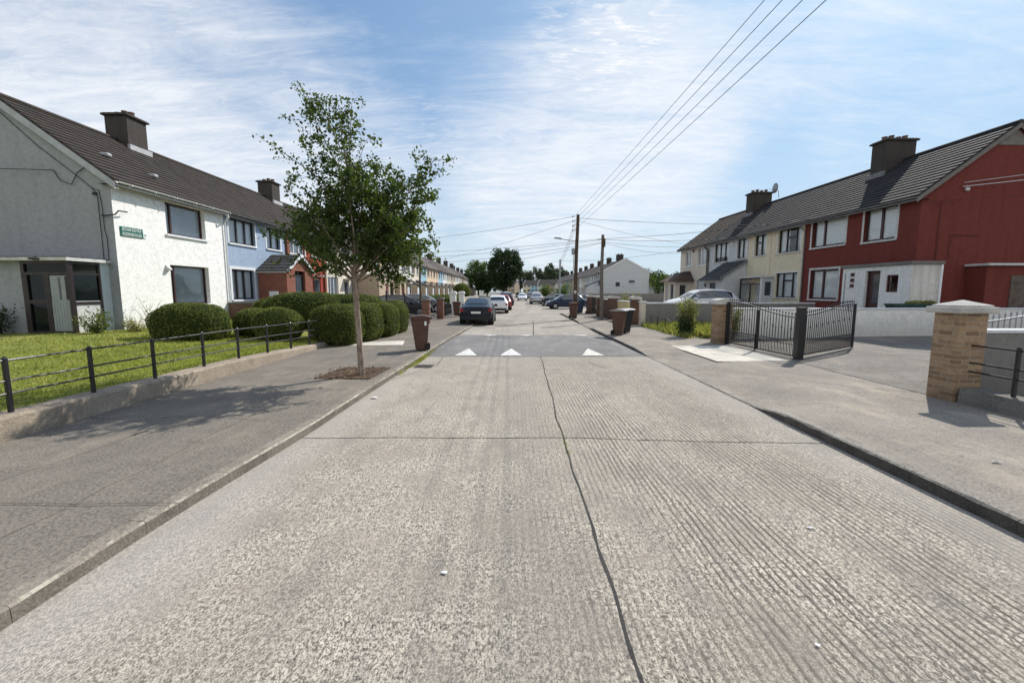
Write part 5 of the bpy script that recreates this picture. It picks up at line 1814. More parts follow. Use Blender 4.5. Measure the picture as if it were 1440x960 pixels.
def make_car(name, label, loc, rz, kind, col, group=None, s=1.0):
    L, H, st = KIND[kind]
    t = thing(name, label, 'car', loc, rz, group)
    pm = CP[col]
    b = MB()
    rings = []
    for x, zb, zl, zt, wb, wl, wt in st:
        zm = zb + (zl - zb) * .5
        wm = max(wb, wl) + .012
        h = [(wb * .7, zb), (wb, zb + .07), (wm, zm), (wl, zl), ((wl + wt) / 2 + .01, (zl + zt) / 2 + .005 * (zt - zl > .2)), (wt, zt), (wt * .5, zt + .018)]
        r_ = [(x, -y, z) for y, z in h] + [(x, 0, zt + .025)] + [(x, y, z) for y, z in h[::-1]]
        rings.append(r_)
    n = len(rings[0])
    b.v = [p for r_ in rings for p in r_]
    for i in range(len(rings) - 1):
        for j in range(n):
            b.f.append((i * n + j, i * n + (j + 1) % n, (i + 1) * n + (j + 1) % n, (i + 1) * n + j)); b.mi.append(0)
    b.f.append(tuple(range(n))[::-1]); b.mi.append(0)
    b.f.append(tuple(range((len(rings) - 1) * n, len(rings) * n))); b.mi.append(0)
    b.build('body', pm, t, smooth=42)
    # windows: panels just proud of the cabin
    def lerp(p, q, f):
        return tuple(a + (c - a) * f for a, c in zip(p, q))
    def patch(mb, A, B_, C_, D, u0, u1, v0, v1, off):
        P = lambda u, v: lerp(lerp(A, B_, u), lerp(D, C_, u), v)
        q = [Vector(P(u0, v0)), Vector(P(u1, v0)), Vector(P(u1, v1)), Vector(P(u0, v1))]
        mb.add([tuple(x + Vector(off)) for x in q], [(0, 1, 2, 3)])
    tops = [i for i, q in enumerate(st) if q[3] - q[2] > .3]
    i0, i1 = tops[0], tops[-1]
    for s_ in (-1, 1):
        g = MB()
        for i in range(i0, i1):
            a, c = st[i], st[i + 1]
            A = (a[0], s_ * a[5], a[2]); B_ = (c[0], s_ * c[5], c[2]); Cc = (c[0], s_ * c[6], c[3]); D = (a[0], s_ * a[6], a[3])
            fr = .06 if i in (i0,) else .0
            patch(g, A, B_, Cc, D, fr if i != i0 else .1, 1.0, .1, .86, (0, s_ * .022, .006))
        a, c = st[i1], st[i1 + 1]
        A = (a[0], s_ * a[5], a[2]); B_ = (c[0], s_ * c[5], c[2]); Cc = (c[0], s_ * c[6], c[3]); D = (a[0], s_ * a[6], a[3])
        g.add([tuple(Vector(lerp(A, D, .1)) + Vector((0, s_ * .024, 0))), tuple(Vector(lerp(A, B_, .75)) + Vector((0, s_ * .024, .03))), tuple(Vector(lerp(A, D, .84)) + Vector((0, s_ * .024, 0)))], [(0, 1, 2)])
        g.build('side_window', M['car_glass'], t)
    def cross(ia, ib, name, v0, v1, w=.93, up=.012):
        a, c = st[ia], st[ib]
        g = MB()
        m = 5
        for k in range(m):
            f0, f1 = v0 + (v1 - v0) * k / m, v0 + (v1 - v0) * (k + 1) / m
            def row(f):
                x = a[0] + (c[0] - a[0]) * f; z = a[3] + (c[3] - a[3]) * f; ww = (a[6] + (c[6] - a[6]) * f) * w
                return [(x, -ww, z), (x, -ww * .5, z + .02), (x, 0, z + .027), (x, ww * .5, z + .02), (x, ww, z)]
            r0, r1 = row(f0), row(f1)
            off = Vector((-.5 if a[3] < c[3] and ib > ia and name == 'rear_window' else .5, 0, .85)).normalized() * up
            for q in range(4):
                g.add([tuple(Vector(r0[q]) + off), tuple(Vector(r0[q + 1]) + off), tuple(Vector(r1[q + 1]) + off), tuple(Vector(r1[q]) + off)], [(0, 1, 2, 3)])
        g.build(name, M['car_glass'], t, smooth=40)
    ws = next(i for i, q in enumerate(st) if q[0] > .9)
    cross(ws, ws - 1, 'windscreen', .06, .98)
    g0 = next(i for i, q in enumerate(st) if q[3] - q[2] > .3)
    cross(g0 - 1, g0, 'rear_window', .1, .98)
    # lights, plates, bumpers
    xr, wr, zr = st[1][0], st[1][5], st[1][2]
    xs = st[2][0]
    for s_ in (-1, 1):
        g = MB(); g.cbox(xr - .05, xs + .1, s_ * (wr - .02) - .14, s_ * (wr - .02) + .035 if s_ > 0 else s_ * (wr - .02) + .14, zr - .17, zr - .01, .02)
        if s_ < 0:
            g = MB(); g.cbox(xr - .05, xs + .1, -(wr - .02) - .035, -(wr - .02) + .14, zr - .17, zr - .01, .02)
        g.build('tail_light', M['tail'], t)
        xf, zf = st[-3][0], st[-3][2]
        g = MB(); y0, y1 = (.42, .76)
        g.cbox(xf - .1, xf + .3, min(s_ * y0, s_ * y1), max(s_ * y0, s_ * y1), zf - .16, zf - .02, .03); g.build('headlight', M['lamp'], t)
        g = MB(); g.cbox(.55, .75, s_ * .98 - .1, s_ * .98 + .1, zr + .03, zr + .16, .03); g.build('mirror', pm, t)
    xb = st[0][0]
    g = MB(); g.cbox(xb - .03, xb + .3, -.74, .74, .27, .44, .03); g.build('rear_bumper', M['trim'], t)
    g = MB(); xf = st[-1][0]; g.cbox(xf - .25, xf + .012, -.56, .56, .3, .46, .03); g.build('front_grille', M['trim'], t)
    zp = zr - .22 if kind != 'saloon' else zr - .16
    g = MB(); g.box(xr - .075, xr - .03, -.26, .26, zp - .11, zp); g.build('number_plate', M['plate'], t)
    g = MB(); g.box(xf + .0, xf + .03, -.26, .26, .38, .48); g.build('number_plate', M['plate'], t)
    wr_ = .33 if kind == 'suv' else .31
    for xw in (-L / 2 + .78, L / 2 - .86):
        for s_ in (-1, 1):
            y1 = s_ * (st[5][4] + .018)
            g = MB(); g.tube([(xw, y1 - s_ * .3, wr_ + .02), (xw, y1 + s_ * .004, wr_ + .02)], wr_ + .055, 24); g.build('wheel_arch', M['trim'], t)
            g = MB(); g.tube([(xw, y1 - s_ * .22, wr_), (xw, y1 + s_ * .008, wr_), (xw, y1 + s_ * .022, wr_)], [wr_, wr_, wr_ - .03], 24); wo = g.build('wheel', M['tyre'], t, smooth=40)
            g = MB()
            g.tube([(xw, y1 + s_ * .02, wr_), (xw, y1 + s_ * .026, wr_)], wr_ * .62, 20)
            rm = g.build('rim', M['rim'], wo)
    return t
N_ = PI / 2
pk = 'cars parked along the left kerb'
make_car('parked_car', 'navy saloon parked half on the left pavement, rear towards us', (-1.96, 26.0, .02), N_, 'saloon', 'navy', pk)
make_car('parked_car', 'white hatchback with red tail lamps parked ahead of the navy saloon', (-1.25, 38.4, .0), N_ + .02, 'hatch', 'white', pk)
make_car('parked_car', 'red car mostly hidden in front of the white hatchback', (-.95, 44.5, .0), N_, 'hatch', 'red', pk)
make_car('parked_car', 'dark blue high car parked below the big dark tree', (-.75, 58, .0), N_, 'suv', 'blue', pk)
make_car('parked_car', 'silver hatchback parked just ahead of the dark blue high car', (-.6, 68, .0), N_, 'hatch', 'silver', pk)
make_car('parked_car', 'white high car parked beyond the silver hatchback on the left', (-.9, 80, .0), N_, 'suv', 'white', pk)
make_car('distant_car', 'black car coming round the far bend of the road', (1.9, 122, .0), -N_, 'hatch', 'black')
make_car('distant_car', 'white oncoming car driving in the middle of the road', (2.0, 86, .0), -N_, 'saloon', 'white')
make_car('distant_car', 'dark grey car just behind and right of the white oncoming car', (4.3, 104, .0), -N_, 'hatch', 'grey')
make_car('parked_car', 'silver saloon with dark rear parked on the right side down the road', (3.55, 64, .0), N_, 'saloon', 'silver')
make_car('parked_car', 'white estate beyond the silver saloon on the right side', (4.1, 76, .0), N_, 'suv', 'white')
make_car('parked_car', 'dark green car parked nose-in beside the navy hatchback', (5.3, 55, .0), N_ + .5, 'hatch', 'green')
make_car('turning_car', 'dark blue hatchback standing crosswise at the right kerb', (5.6, 46.5, .0), PI + .12, 'hatch', 'blue')
make_car('parked_car', 'silver car parked across behind the dark blue crosswise hatchback', (7.9, 52.5, .0), PI + .05, 'saloon', 'silver')
make_car('parked_car', 'black car in the left driveway behind the black iron gates', (-7.6, 30.5, .12), 0.15, 'hatch', 'black')
make_car('parked_car', 'dark grey car in the second left driveway beyond the red brick piers', (-7.4, 36.3, .12), 0.1, 'hatch', 'grey')
make_car('parked_car', 'white hatchback parked in the yellow house driveway behind the dark grey wall', (11.2, 26.2, .48), PI, 'hatch', 'white')

# ------------------------------------------------------------------ poles and wires
def pole(name, label, x, y, h, r0, r1, m, lean=(0, 0)):
    t = thing(name, label, 'utility pole', (x, y, .1))
    b = MB()
    n = 8
    b.tube([(lean[0] * i / n + .015 * math.sin(i), lean[1] * i / n, -.1 + (h + .1) * i / n) for i in range(n + 1)], [r0 + (r1 - r0) * i / n for i in range(n + 1)], 12)
    b.build('shaft', m, t, smooth=40)
    return t
p1 = pole('utility_pole', 'tall dark wooden utility pole with street lamp arm and stacked insulators', 4.1, 28.75, 6.62, .14, .1, M['pole'], (.12, 0))
for i in range(4):
    z = 6.5 - .29 * i
    b = MB(); b.tube([(-.02, 0, z), (-.2, 0, z)], .016, 6); b.tube([(-.2, 0, z - .06), (-.2, 0, z - .02), (-.2, 0, z), (-.2, 0, z + .05)], [.03, .05, .035, .045], 8); b.build('insulator', M['white_d'], p1)
b = MB(); b.cbox(-.24, -.06, -.1, .1, 4.1, 4.5, .02); b.build('fuse_box', M['galv'], p1)
b = MB(); b.tube([(.05, 0, 4.95), (-.5, 0, 5.02), (-1.0, 0, 5.1)], .024, 6); b.tube([(.05, 0, 4.7), (-.45, 0, 4.99)], .012, 6); la = b.build('lamp_arm', M['galv'], p1)
b = MB(); b.tube([(-.85, 0, 5.09), (-.95, 0, 5.12), (-1.3, 0, 5.16), (-1.4, 0, 5.15)], [.03, .06, .055, .02], 8); b.build('lamp_head', M['galv'], la)
b = MB(); b.tube([(-.135, 0, 0), (-.13, .0, 2.4), (-.12, 0, 4.2)], .02, 6); b.build('cable_duct', M['pole_c'], p1)
for z in (1.6,):
    b = MB(); b.box(-.06, .08, -.155, -.13, z, z + .2); b.build('warning_plate', M['mark_y'], p1)
p2 = pole('utility_pole', 'shorter weathered telephone pole with small grey drop box at its top', 5.4, 26.5, 5.08, .12, .085, M['pole_g'], (-.02, .0))
b = MB(); b.cbox(-.1, .13, -.16, -.08, 4.35, 4.85, .02); b.tube([(0, 0, 4.9), (-.3, -.05, 4.75), (-.36, -.05, 4.82)], .016, 6); b.build('drop_box', M['pole'], p2)
for i in range(5):
    b = MB(); b.tube([(-.14 if i % 2 else .14, 0, 2.5 + .35 * i), (.0, 0, 2.5 + .35 * i)], .012, 5); b.build('step_iron', M['galv'], p2)
p3 = pole('utility_pole', 'pale grey far utility pole standing past the crosswise blue hatchback', 6.5, 60, 6.0, .13, .1, M['pole_c'])
for i in range(4):
    b = MB(); b.tube([(-.22, 0, 5.8 - .3 * i), (.3, 0, 5.8 - .3 * i)], .03, 6); b.build('insulator', M['white_d'], p3)
p4 = pole('utility_pole', 'thin dark pole on the left standing before the terraced houses', -6.35, 30.5, 4.1, .075, .06, M['pole'])
p5 = pole('utility_pole', 'slim far pole beside the yellow house closing the view', 3.4, 215, 8, .14, .1, M['pole_c'])
def wire(label, a, c, sag, r=.012, m=None, n=16, grp=None, name='overhead_cable'):
    a, c = Vector(a), Vector(c)
    b = MB()
    L = (c - a).length
    b.tube([tuple((a + (c - a) * (i / n) - Vector((0, 0, sag * 4 * (i / n) * (1 - i / n)))) - a) for i in range(n + 1)], r, 5)
    o = b.build(name, m or M['cable'], None, loc=a)
    return tag(o, label, 'cable', grp)
grpW = 'power lines from the tall wooden pole towards the camera'
for i, lab in enumerate(('highest of the four parallel power lines rising from the tall wooden pole', 'second highest of the four parallel power lines from the tall wooden pole',
                         'third highest of the four parallel power lines from the tall wooden pole', 'lowest of the four parallel power lines from the tall wooden pole')):
    # nearly level span passing over the right pavement
    wire(lab, (4.02, 28.75, 6.64 - .29 * i), (4.45 + .02 * i, -14, 6.98 - .32 * i), .1, .0062, None, 24, grpW)
ws = [('left', (4.0, 28.7, 6.6), (-13.3, 36, 5.5), .25, 'service cable from the tall pole to the house behind the street tree'),
      ('left', (4.0, 28.7, 6.35), (-13.2, 61, 5.5), .35, 'long sloping service cable from the tall pole down to the far left terrace'),
      ('right', (4.2, 28.7, 6.5), (15.2, 25.5, 5.6), .12, 'service cable from the tall pole to the yellow house roof edge'),
      ('right', (4.2, 28.7, 6.35), (15.1, 36, 5.5), .2, 'service cable from the tall pole to the cream house eaves'),
      ('tele', (5.4, 26.5, 4.95), (-13.3, 42, 5.4), .25, 'telephone wire from the shorter pole to the left terrace, highest of its fan'),
      ('tele', (5.4, 26.5, 4.9), (-13.3, 46.5, 5.3), .3, 'telephone wire from the shorter pole to the tan house, second of its fan'),
      ('tele', (5.4, 26.5, 4.75), (-13.3, 53, 5.1), .35, 'telephone wire from the shorter pole, third of its fan to the left terrace'),
      ('tele', (5.4, 26.5, 4.7), (-13.3, 66, 4.9), .4, 'telephone wire from the shorter pole, lowest of its fan to the left terrace'),
      ('tele', (5.4, 26.5, 4.95), (15.3, 22.5, 5.5), .15, 'telephone wire from the shorter pole to the red end house'),
      ('tele', (5.4, 26.5, 4.9), (15.2, 27.5, 5.3), .2, 'telephone wire from the shorter pole to the yellow house'),
      ('tele', (5.4, 26.5, 4.75), (15.1, 33, 5.2), .2, 'telephone wire from the shorter pole to the blue-grey house'),
      ('tele', (5.4, 26.5, 4.7), (15.0, 38, 5.1), .25, 'telephone wire from the shorter pole to the cream far end house'),
      ('far', (6.5, 60, 5.9), (15.0, 39, 5.4), .3, 'wire from the pale far pole to the back of the cream end house'),
      ('far', (6.5, 60, 5.6), (18.5, 92, 5.2), .3, 'wire from the pale far pole to the lone white gable'),
      ('far', (6.5, 60, 5.9), (-13, 100, 5.2), .5, 'wire from the pale far pole across to the far left terrace'),
      ('far', (6.5, 60, 5.3), (-12.8, 84, 5.2), .5, 'lower wire from the pale far pole across the road to the left')]
for k in range(3):
    ws.append(('far', (4.1, 28.75, 6.45 - .3 * k), (6.4, 60, 5.85 - .3 * k), .25, ('highest', 'middle', 'lowest')[k] + ' power line of three running on from the tall pole to the pale far pole'))
for kind, a, c, s_, lab in ws:
    wire(lab, a, c, s_, .0105 if kind != 'far' else .011, None, 16, 'service wires over the street')
wire('thin black cable reaching the grey gable of the white end house from the left', (-30, 13.6, 6.3), (-14.95, 14.78, 5.78), .12, .012)
wire('upper pale cable reaching the red gable from the right', (34, 15.2, 8.6), (17.15, 17.16, 5.95), .2, .014, M['cable_w'])
wire('lower pale twisted cable reaching the red gable from the right', (34, 15.1, 8.1), (17.1, 17.14, 5.8), .22, .018, M['cable_w'])
wire('dark thin cable reaching the corner of the red house from the right', (34, 15.0, 7.0), (15.9, 17.1, 5.25), .25, .012, M['maroon'])

# ------------------------------------------------------------------ left frontages beyond the hedge
pillar('gate_pillar', 'red brick pier at the end of the long hedge', -5.4, -5.1, 20.1, 20.4, .12, .75, M['brick_r'], 'round', .03, rise=.03)
pillar('gate_pillar', 'red brick gate pillar with flat cap, nearer of the driveway pair on the left', -5.0, -4.6, 24.3, 24.7, .1, 1.32, M['brick_r'], 'round', .06, rise=.03, capm=M['plinth_d'])
pillar('gate_pillar', 'red brick gate pillar with flat cap, farther of the driveway pair on the left', -4.85, -4.45, 28.3, 28.7, .1, 1.32, M['brick_r'], 'round', .06, rise=.03, capm=M['plinth_d'])
pillar('gate_pillar', 'white rendered gate pier with domed cap, nearer of the white pair', -4.75, -4.3, 33.5, 33.95, .1, 1.62, M['w_pwhite'], 'round', .07, capm=M['w_pwhite'], rise=.14)
pillar('gate_pillar', 'white rendered gate pier with domed cap, farther of the white pair', -4.7, -4.25, 38.8, 39.25, .1, 1.62, M['w_pwhite'], 'round', .07, capm=M['w_pwhite'], rise=.14)
g = thing('drive_gate', 'black iron driveway gate standing open behind the long hedge', 'gate', (-5.0, 24.6, .12), PI * .86)
gate_panel('panel', g, 2.6, lambda f: 1.15 + .25 * f, M['black_m'], True)
b = MB(); b.cbox(2.55, 2.63, -.03, .03, 0, 1.75, .005); b.build('stile', M['black_m'], g)
g = thing('drive_gate', 'black iron driveway gate between the red brick pillars', 'gate', (-4.75, 28.2, .12), -PI / 2 - .9)
gate_panel('panel', g, 2.3, lambda f: 1.1 + .2 * f, M['black_m'], True)
b = MB(); b.cbox(2.25, 2.33, -.03, .03, 0, 1.6, .005); b.build('stile', M['black_m'], g)
g = thing('garden_railing', 'black railing panel between the brick pillar and the white pier', 'railing', (-4.6, 29.0, .12), PI / 2)
gate_panel('panel', g, 4.4, lambda f: 1.0 - .25 * f, M['black_m'], False)
garden_wall('garden_wall', 'brown brick garden wall between white end house lawn and blue house', (-13.15, 20.45), (-7.2, 20.45), .2, .3, 1.3, M['w_brownbrick'], M['plinth_d'], .02, .05)
garden_wall('garden_wall', 'grey front garden wall beyond the white gate piers', (-4.6, 39.4), (-4.5, 58), .2, .05, 1.2, M['w_tan'], M['cope'])
# gully and cover
t = MB(); t.cbox(-2.42, -1.98, 10.55, 11.0, -.01, .008, .004)
for i in range(6):
    t.box(-2.39, -2.01, 10.6 + i * .065, 10.63 + i * .065, .008, .012)
tag(t.build('gully_cover', M['iron']), 'rusty gully cover set into the left edge of the road before the hump', 'cover')
# bits of litter
def litter(label, x, y, z, s, seed, m, cat='litter'):
    r = np.random.default_rng(seed)
    b = MB()
    k = 9
    pts = [(s * (.6 + .5 * r.random()) * math.cos(2 * PI * i / k), s * (.6 + .5 * r.random()) * math.sin(2 * PI * i / k) * .7, .004 + s * .35 * r.random()) for i in range(k)]
    b.add(pts + [(0, 0, s * .45)], [(i, (i + 1) % k, k) for i in range(k)])
    o = b.build('crumpled_paper', m, loc=(x, y, z))
    return tag(o, label, cat)
litter('crumpled white and blue wrapper lying against the left kerb', -2.42, 7.5, .003, .07, 1, M['paper'])
litter('small torn white paper on the road left of the centre joint', -.45, 2.72, .003, .028, 2, M['paper'])
litter('dry pale leaf lying on the right pavement', 4.95, 4.3, .13, .05, 3, M['cope'])
litter('flat white scrap on the road at the right of the centre joint', 1.62, 2.12, .003, .016, 4, M['paper'])
litter('light scrap of paper in the right road lane', 2.36, 3.28, .003, .022, 5, M['paper'])
# ------------------------------------------------------------------ clipped hedges
def topiary(name, label, cat, blobs, n, leaf, seed, parent=None, zf=.3):
    """union of rounded mounds (cx, cy, cz, rx, ry, rz, p): dark core plus a clipped shell of small leaves"""
    r = np.random.default_rng(seed)
    b = MB()
    b.cur = 0
    for (cx, cy, cz, rx, ry, rz, p) in blobs:
        nu, nv = 28, 14
        k = len(b.v)
        for j in range(nv + 1):
            th = -PI / 2 + PI * j / nv
            for i in range(nu):
                ph = 2 * PI * i / nu
                f = lambda v: math.copysign(abs(v) ** p, v)
                d = .955 + .03 * noise.noise(Vector((math.cos(ph) * 3 + cx, math.sin(ph) * 3 + cy, th * 3)))
                b.v.append((cx + rx * f(math.cos(th)) * f(math.cos(ph)) * d, cy + ry * f(math.cos(th)) * f(math.sin(ph)) * d, cz + rz * f(math.sin(th)) * d))
        for j in range(nv):
            for i in range(nu):
                b.f.append((k + j * nu + i, k + j * nu + (i + 1) % nu, k + (j + 1) * nu + (i + 1) % nu, k + (j + 1) * nu + i)); b.mi.append(0)
    b.cur = 1
    tot = sum((q[3] * q[5] + q[4] * q[5] + q[3] * q[4]) for q in blobs)
    for (cx, cy, cz, rx, ry, rz, p) in blobs:
        m = int(n * (rx * rz + ry * rz + rx * ry) / tot)
        ph = r.uniform(0, 2 * PI, m)
        th = np.arcsin(r.uniform(-.9, 1, m))
        F = lambda v: np.sign(v) * np.abs(v) ** p
        X = F(np.cos(th)) * F(np.cos(ph)); Y_ = F(np.cos(th)) * F(np.sin(ph)); Z = F(np.sin(th))
        lump = np.array([noise.noise(Vector((x * rx * 2.4 + cx, y_ * ry * 2.4 + cy, z * rz * 2.4))) for x, y_, z in zip(X, Y_, Z)])
        d = .97 + .055 * lump + r.normal(0, .012, m)
        P = np.stack([cx + rx * X * d, cy + ry * Y_ * d, cz + rz * Z * d], 1)
        N = np.stack([np.sign(X) * np.abs(X) ** (2 / p - 1) / rx, np.sign(Y_) * np.abs(Y_) ** (2 / p - 1) / ry, np.sign(Z) * np.abs(Z) ** (2 / p - 1) / rz], 1)
        N /= np.linalg.norm(N, axis=1)[:, None] + 1e-9
        b.leaves(P, leaf, N, jitter=.55, aspect=.5)
    o = b.build(name, [M['yew_core'], M['yew']], fix=False)
    return tag(o, label, cat)
G0 = .38
topiary('topiary_bush', 'wide rounded clipped bush in front of the white house window', 'bush', [(-9.75, 13.25, .85, 1.1, .82, .68, .82)], 9000, .05, 1)
topiary('topiary_bush', 'small rounded clipped bush, left of the two touching mounds on the lawn', 'bush', [(-8.6, 14.6, .76, .62, .65, .56, .9)], 6000, .05, 2)
topiary('topiary_bush', 'rounded clipped bush, right of the two touching mounds on the lawn', 'bush', [(-7.42, 13.85, .78, .74, .7, .58, .9)], 6500, .05, 3)
topiary('garden_hedge', 'long undulating clipped hedge beside the pavement behind the street tree', 'hedge',
        [(-5.8, 14.5, .72, .82, .82, .74, .72), (-5.45, 15.7, .73, .76, .92, .74, .68), (-5.2, 17.2, .7, .7, .98, .72, .68), (-5.12, 18.7, .72, .64, .98, .77, .68)], 26000, .05, 4)
topiary('garden_hedge', 'broad dark mounded hedge behind the bushes, below the blue house porch', 'hedge',
        [(-8.5, 18.2, .95, 1.8, 1.1, .9, .75), (-6.9, 18.8, .95, 1.5, 1.1, .82, .75), (-9.8, 18.8, .9, 1.3, 1.0, .75, .8)], 20000, .055, 5)
topiary('garden_hedge', 'dark low hedge in front of the far left terrace beyond the white piers', 'hedge', [(-7.0, 46, .7, 1.6, 5.0, .8, .5)], 5000, .12, 6)
topiary('garden_bush', 'dark round bush before the lean-to porches of the far left terrace', 'bush', [(-10.5, 92, 1.6, 1.8, 2.4, 1.9, .9)], 2500, .22, 7)

def bushy(name, label, cat, loc, stems, h, spread, nleaf, leaf, m, seed, flowers=None):
    r = np.random.default_rng(seed)
    t = thing(name, label, cat, loc)
    b = MB()
    Ps = []
    for i in range(stems):
        a = r.uniform(0, 2 * PI)
        hh = h * r.uniform(.55, 1.0)
        s_ = spread * r.uniform(.3, 1)
        pts = [(.05 * math.cos(a), .05 * math.sin(a), -.03)]
        for k in range(1, 5):
            f = k / 4
            pts.append((s_ * f ** 1.3 * math.cos(a) + r.normal(0, .03), s_ * f ** 1.3 * math.sin(a) + r.normal(0, .03), hh * f))
        b.tube(pts, [.012, .01, .008, .006, .003], 5)
        for q in range(int(nleaf / stems)):
            f = r.uniform(.15, 1.02)
            k = min(3, int(f * 4))
            u = f * 4 - k
            p = np.array(pts[k]) * (1 - u) + np.array(pts[k + 1]) * u
            Ps.append(p + r.normal(0, leaf * 1.1, 3))
    b.build('stems', M['bark_dk'], t)
    Ps = np.array(Ps)
    Ps[:, 2] = np.maximum(Ps[:, 2], .01)
    l = MB(); l.leaves(Ps, leaf)
    if flowers:
        idx = r.choice(len(Ps), flowers)
        l.cur = 1
        l.leaves(Ps[idx] + r.normal(0, .04, (flowers, 3)) + [0, 0, .04], leaf * .7)
    l.build('foliage', [m, M['petal']], t, fix=False)
    return t
bushy('flowering_plant', 'leafy flowering plant at the corner of the glazed porch', 'plant', (-12.85, 13.45, .5), 14, .75, .55, 900, .07, M['shrub'], 11, 50)
bushy('flowering_plant', 'reddish low plant with small flowers below the white corner wall', 'plant', (-12.3, 14.3, .5), 12, .45, .6, 650, .06, M['shrub_y'], 12, 60)
bushy('flowering_plant', 'low green plant beside the white front wall', 'plant', (-12.35, 15.6, .5), 10, .5, .4, 450, .06, M['shrub'], 13, 20)
bushy('garden_sapling', 'thin bare sapling against the white front wall', 'plant', (-12.7, 15.3, .5), 7, 1.25, .5, 90, .06, M['shrub_y'], 14)
bushy('fern_plant', 'dark fern left of the glazed porch', 'plant', (-15.7, 13.2, .5), 14, .9, .6, 800, .08, M['leaf_dk'], 15)
bushy('fern_plant', 'dark low shrub by the wall at the left edge of the lawn', 'plant', (-17.2, 13.2, .45), 14, .6, .8, 700, .08, M['leaf_dk'], 16)
bushy('roadside_shrub', 'upright yellow-green shrub at the pavement edge beside the domed brick pillar', 'shrub', (6.75, 16.9, .12), 26, 1.62, .42, 2600, .075, M['shrub_y'], 17)
bushy('roadside_shrub', 'dark low base shrub under the yellow-green shrub', 'shrub', (6.7, 16.75, .12), 22, .75, .42, 1600, .08, M['leaf_dk'], 18)
bushy('hedge_plant', 'variegated plant behind the black gate against the grey wall', 'plant', (7.9, 15.6, .12), 16, 1.25, .4, 1000, .07, M['shrub_y'], 19)
bushy('yard_bush', 'yellow-green bush above the cream garden wall', 'plant', (8.4, 30.5, .12), 18, 1.75, .8, 900, .13, M['shrub_y'], 20)
bushy('yard_bush', 'green bush in the forecourt below the pale far pole', 'plant', (7.4, 66, .0), 18, 3.0, 1.2, 1200, .25, M['shrub'], 21)
bushy('yard_bush', 'green bush in front of the far right row, left of the pale pole', 'plant', (11.5, 150, .0), 14, 4.0, 2.5, 900, .5, M['leaf_lt'], 22)

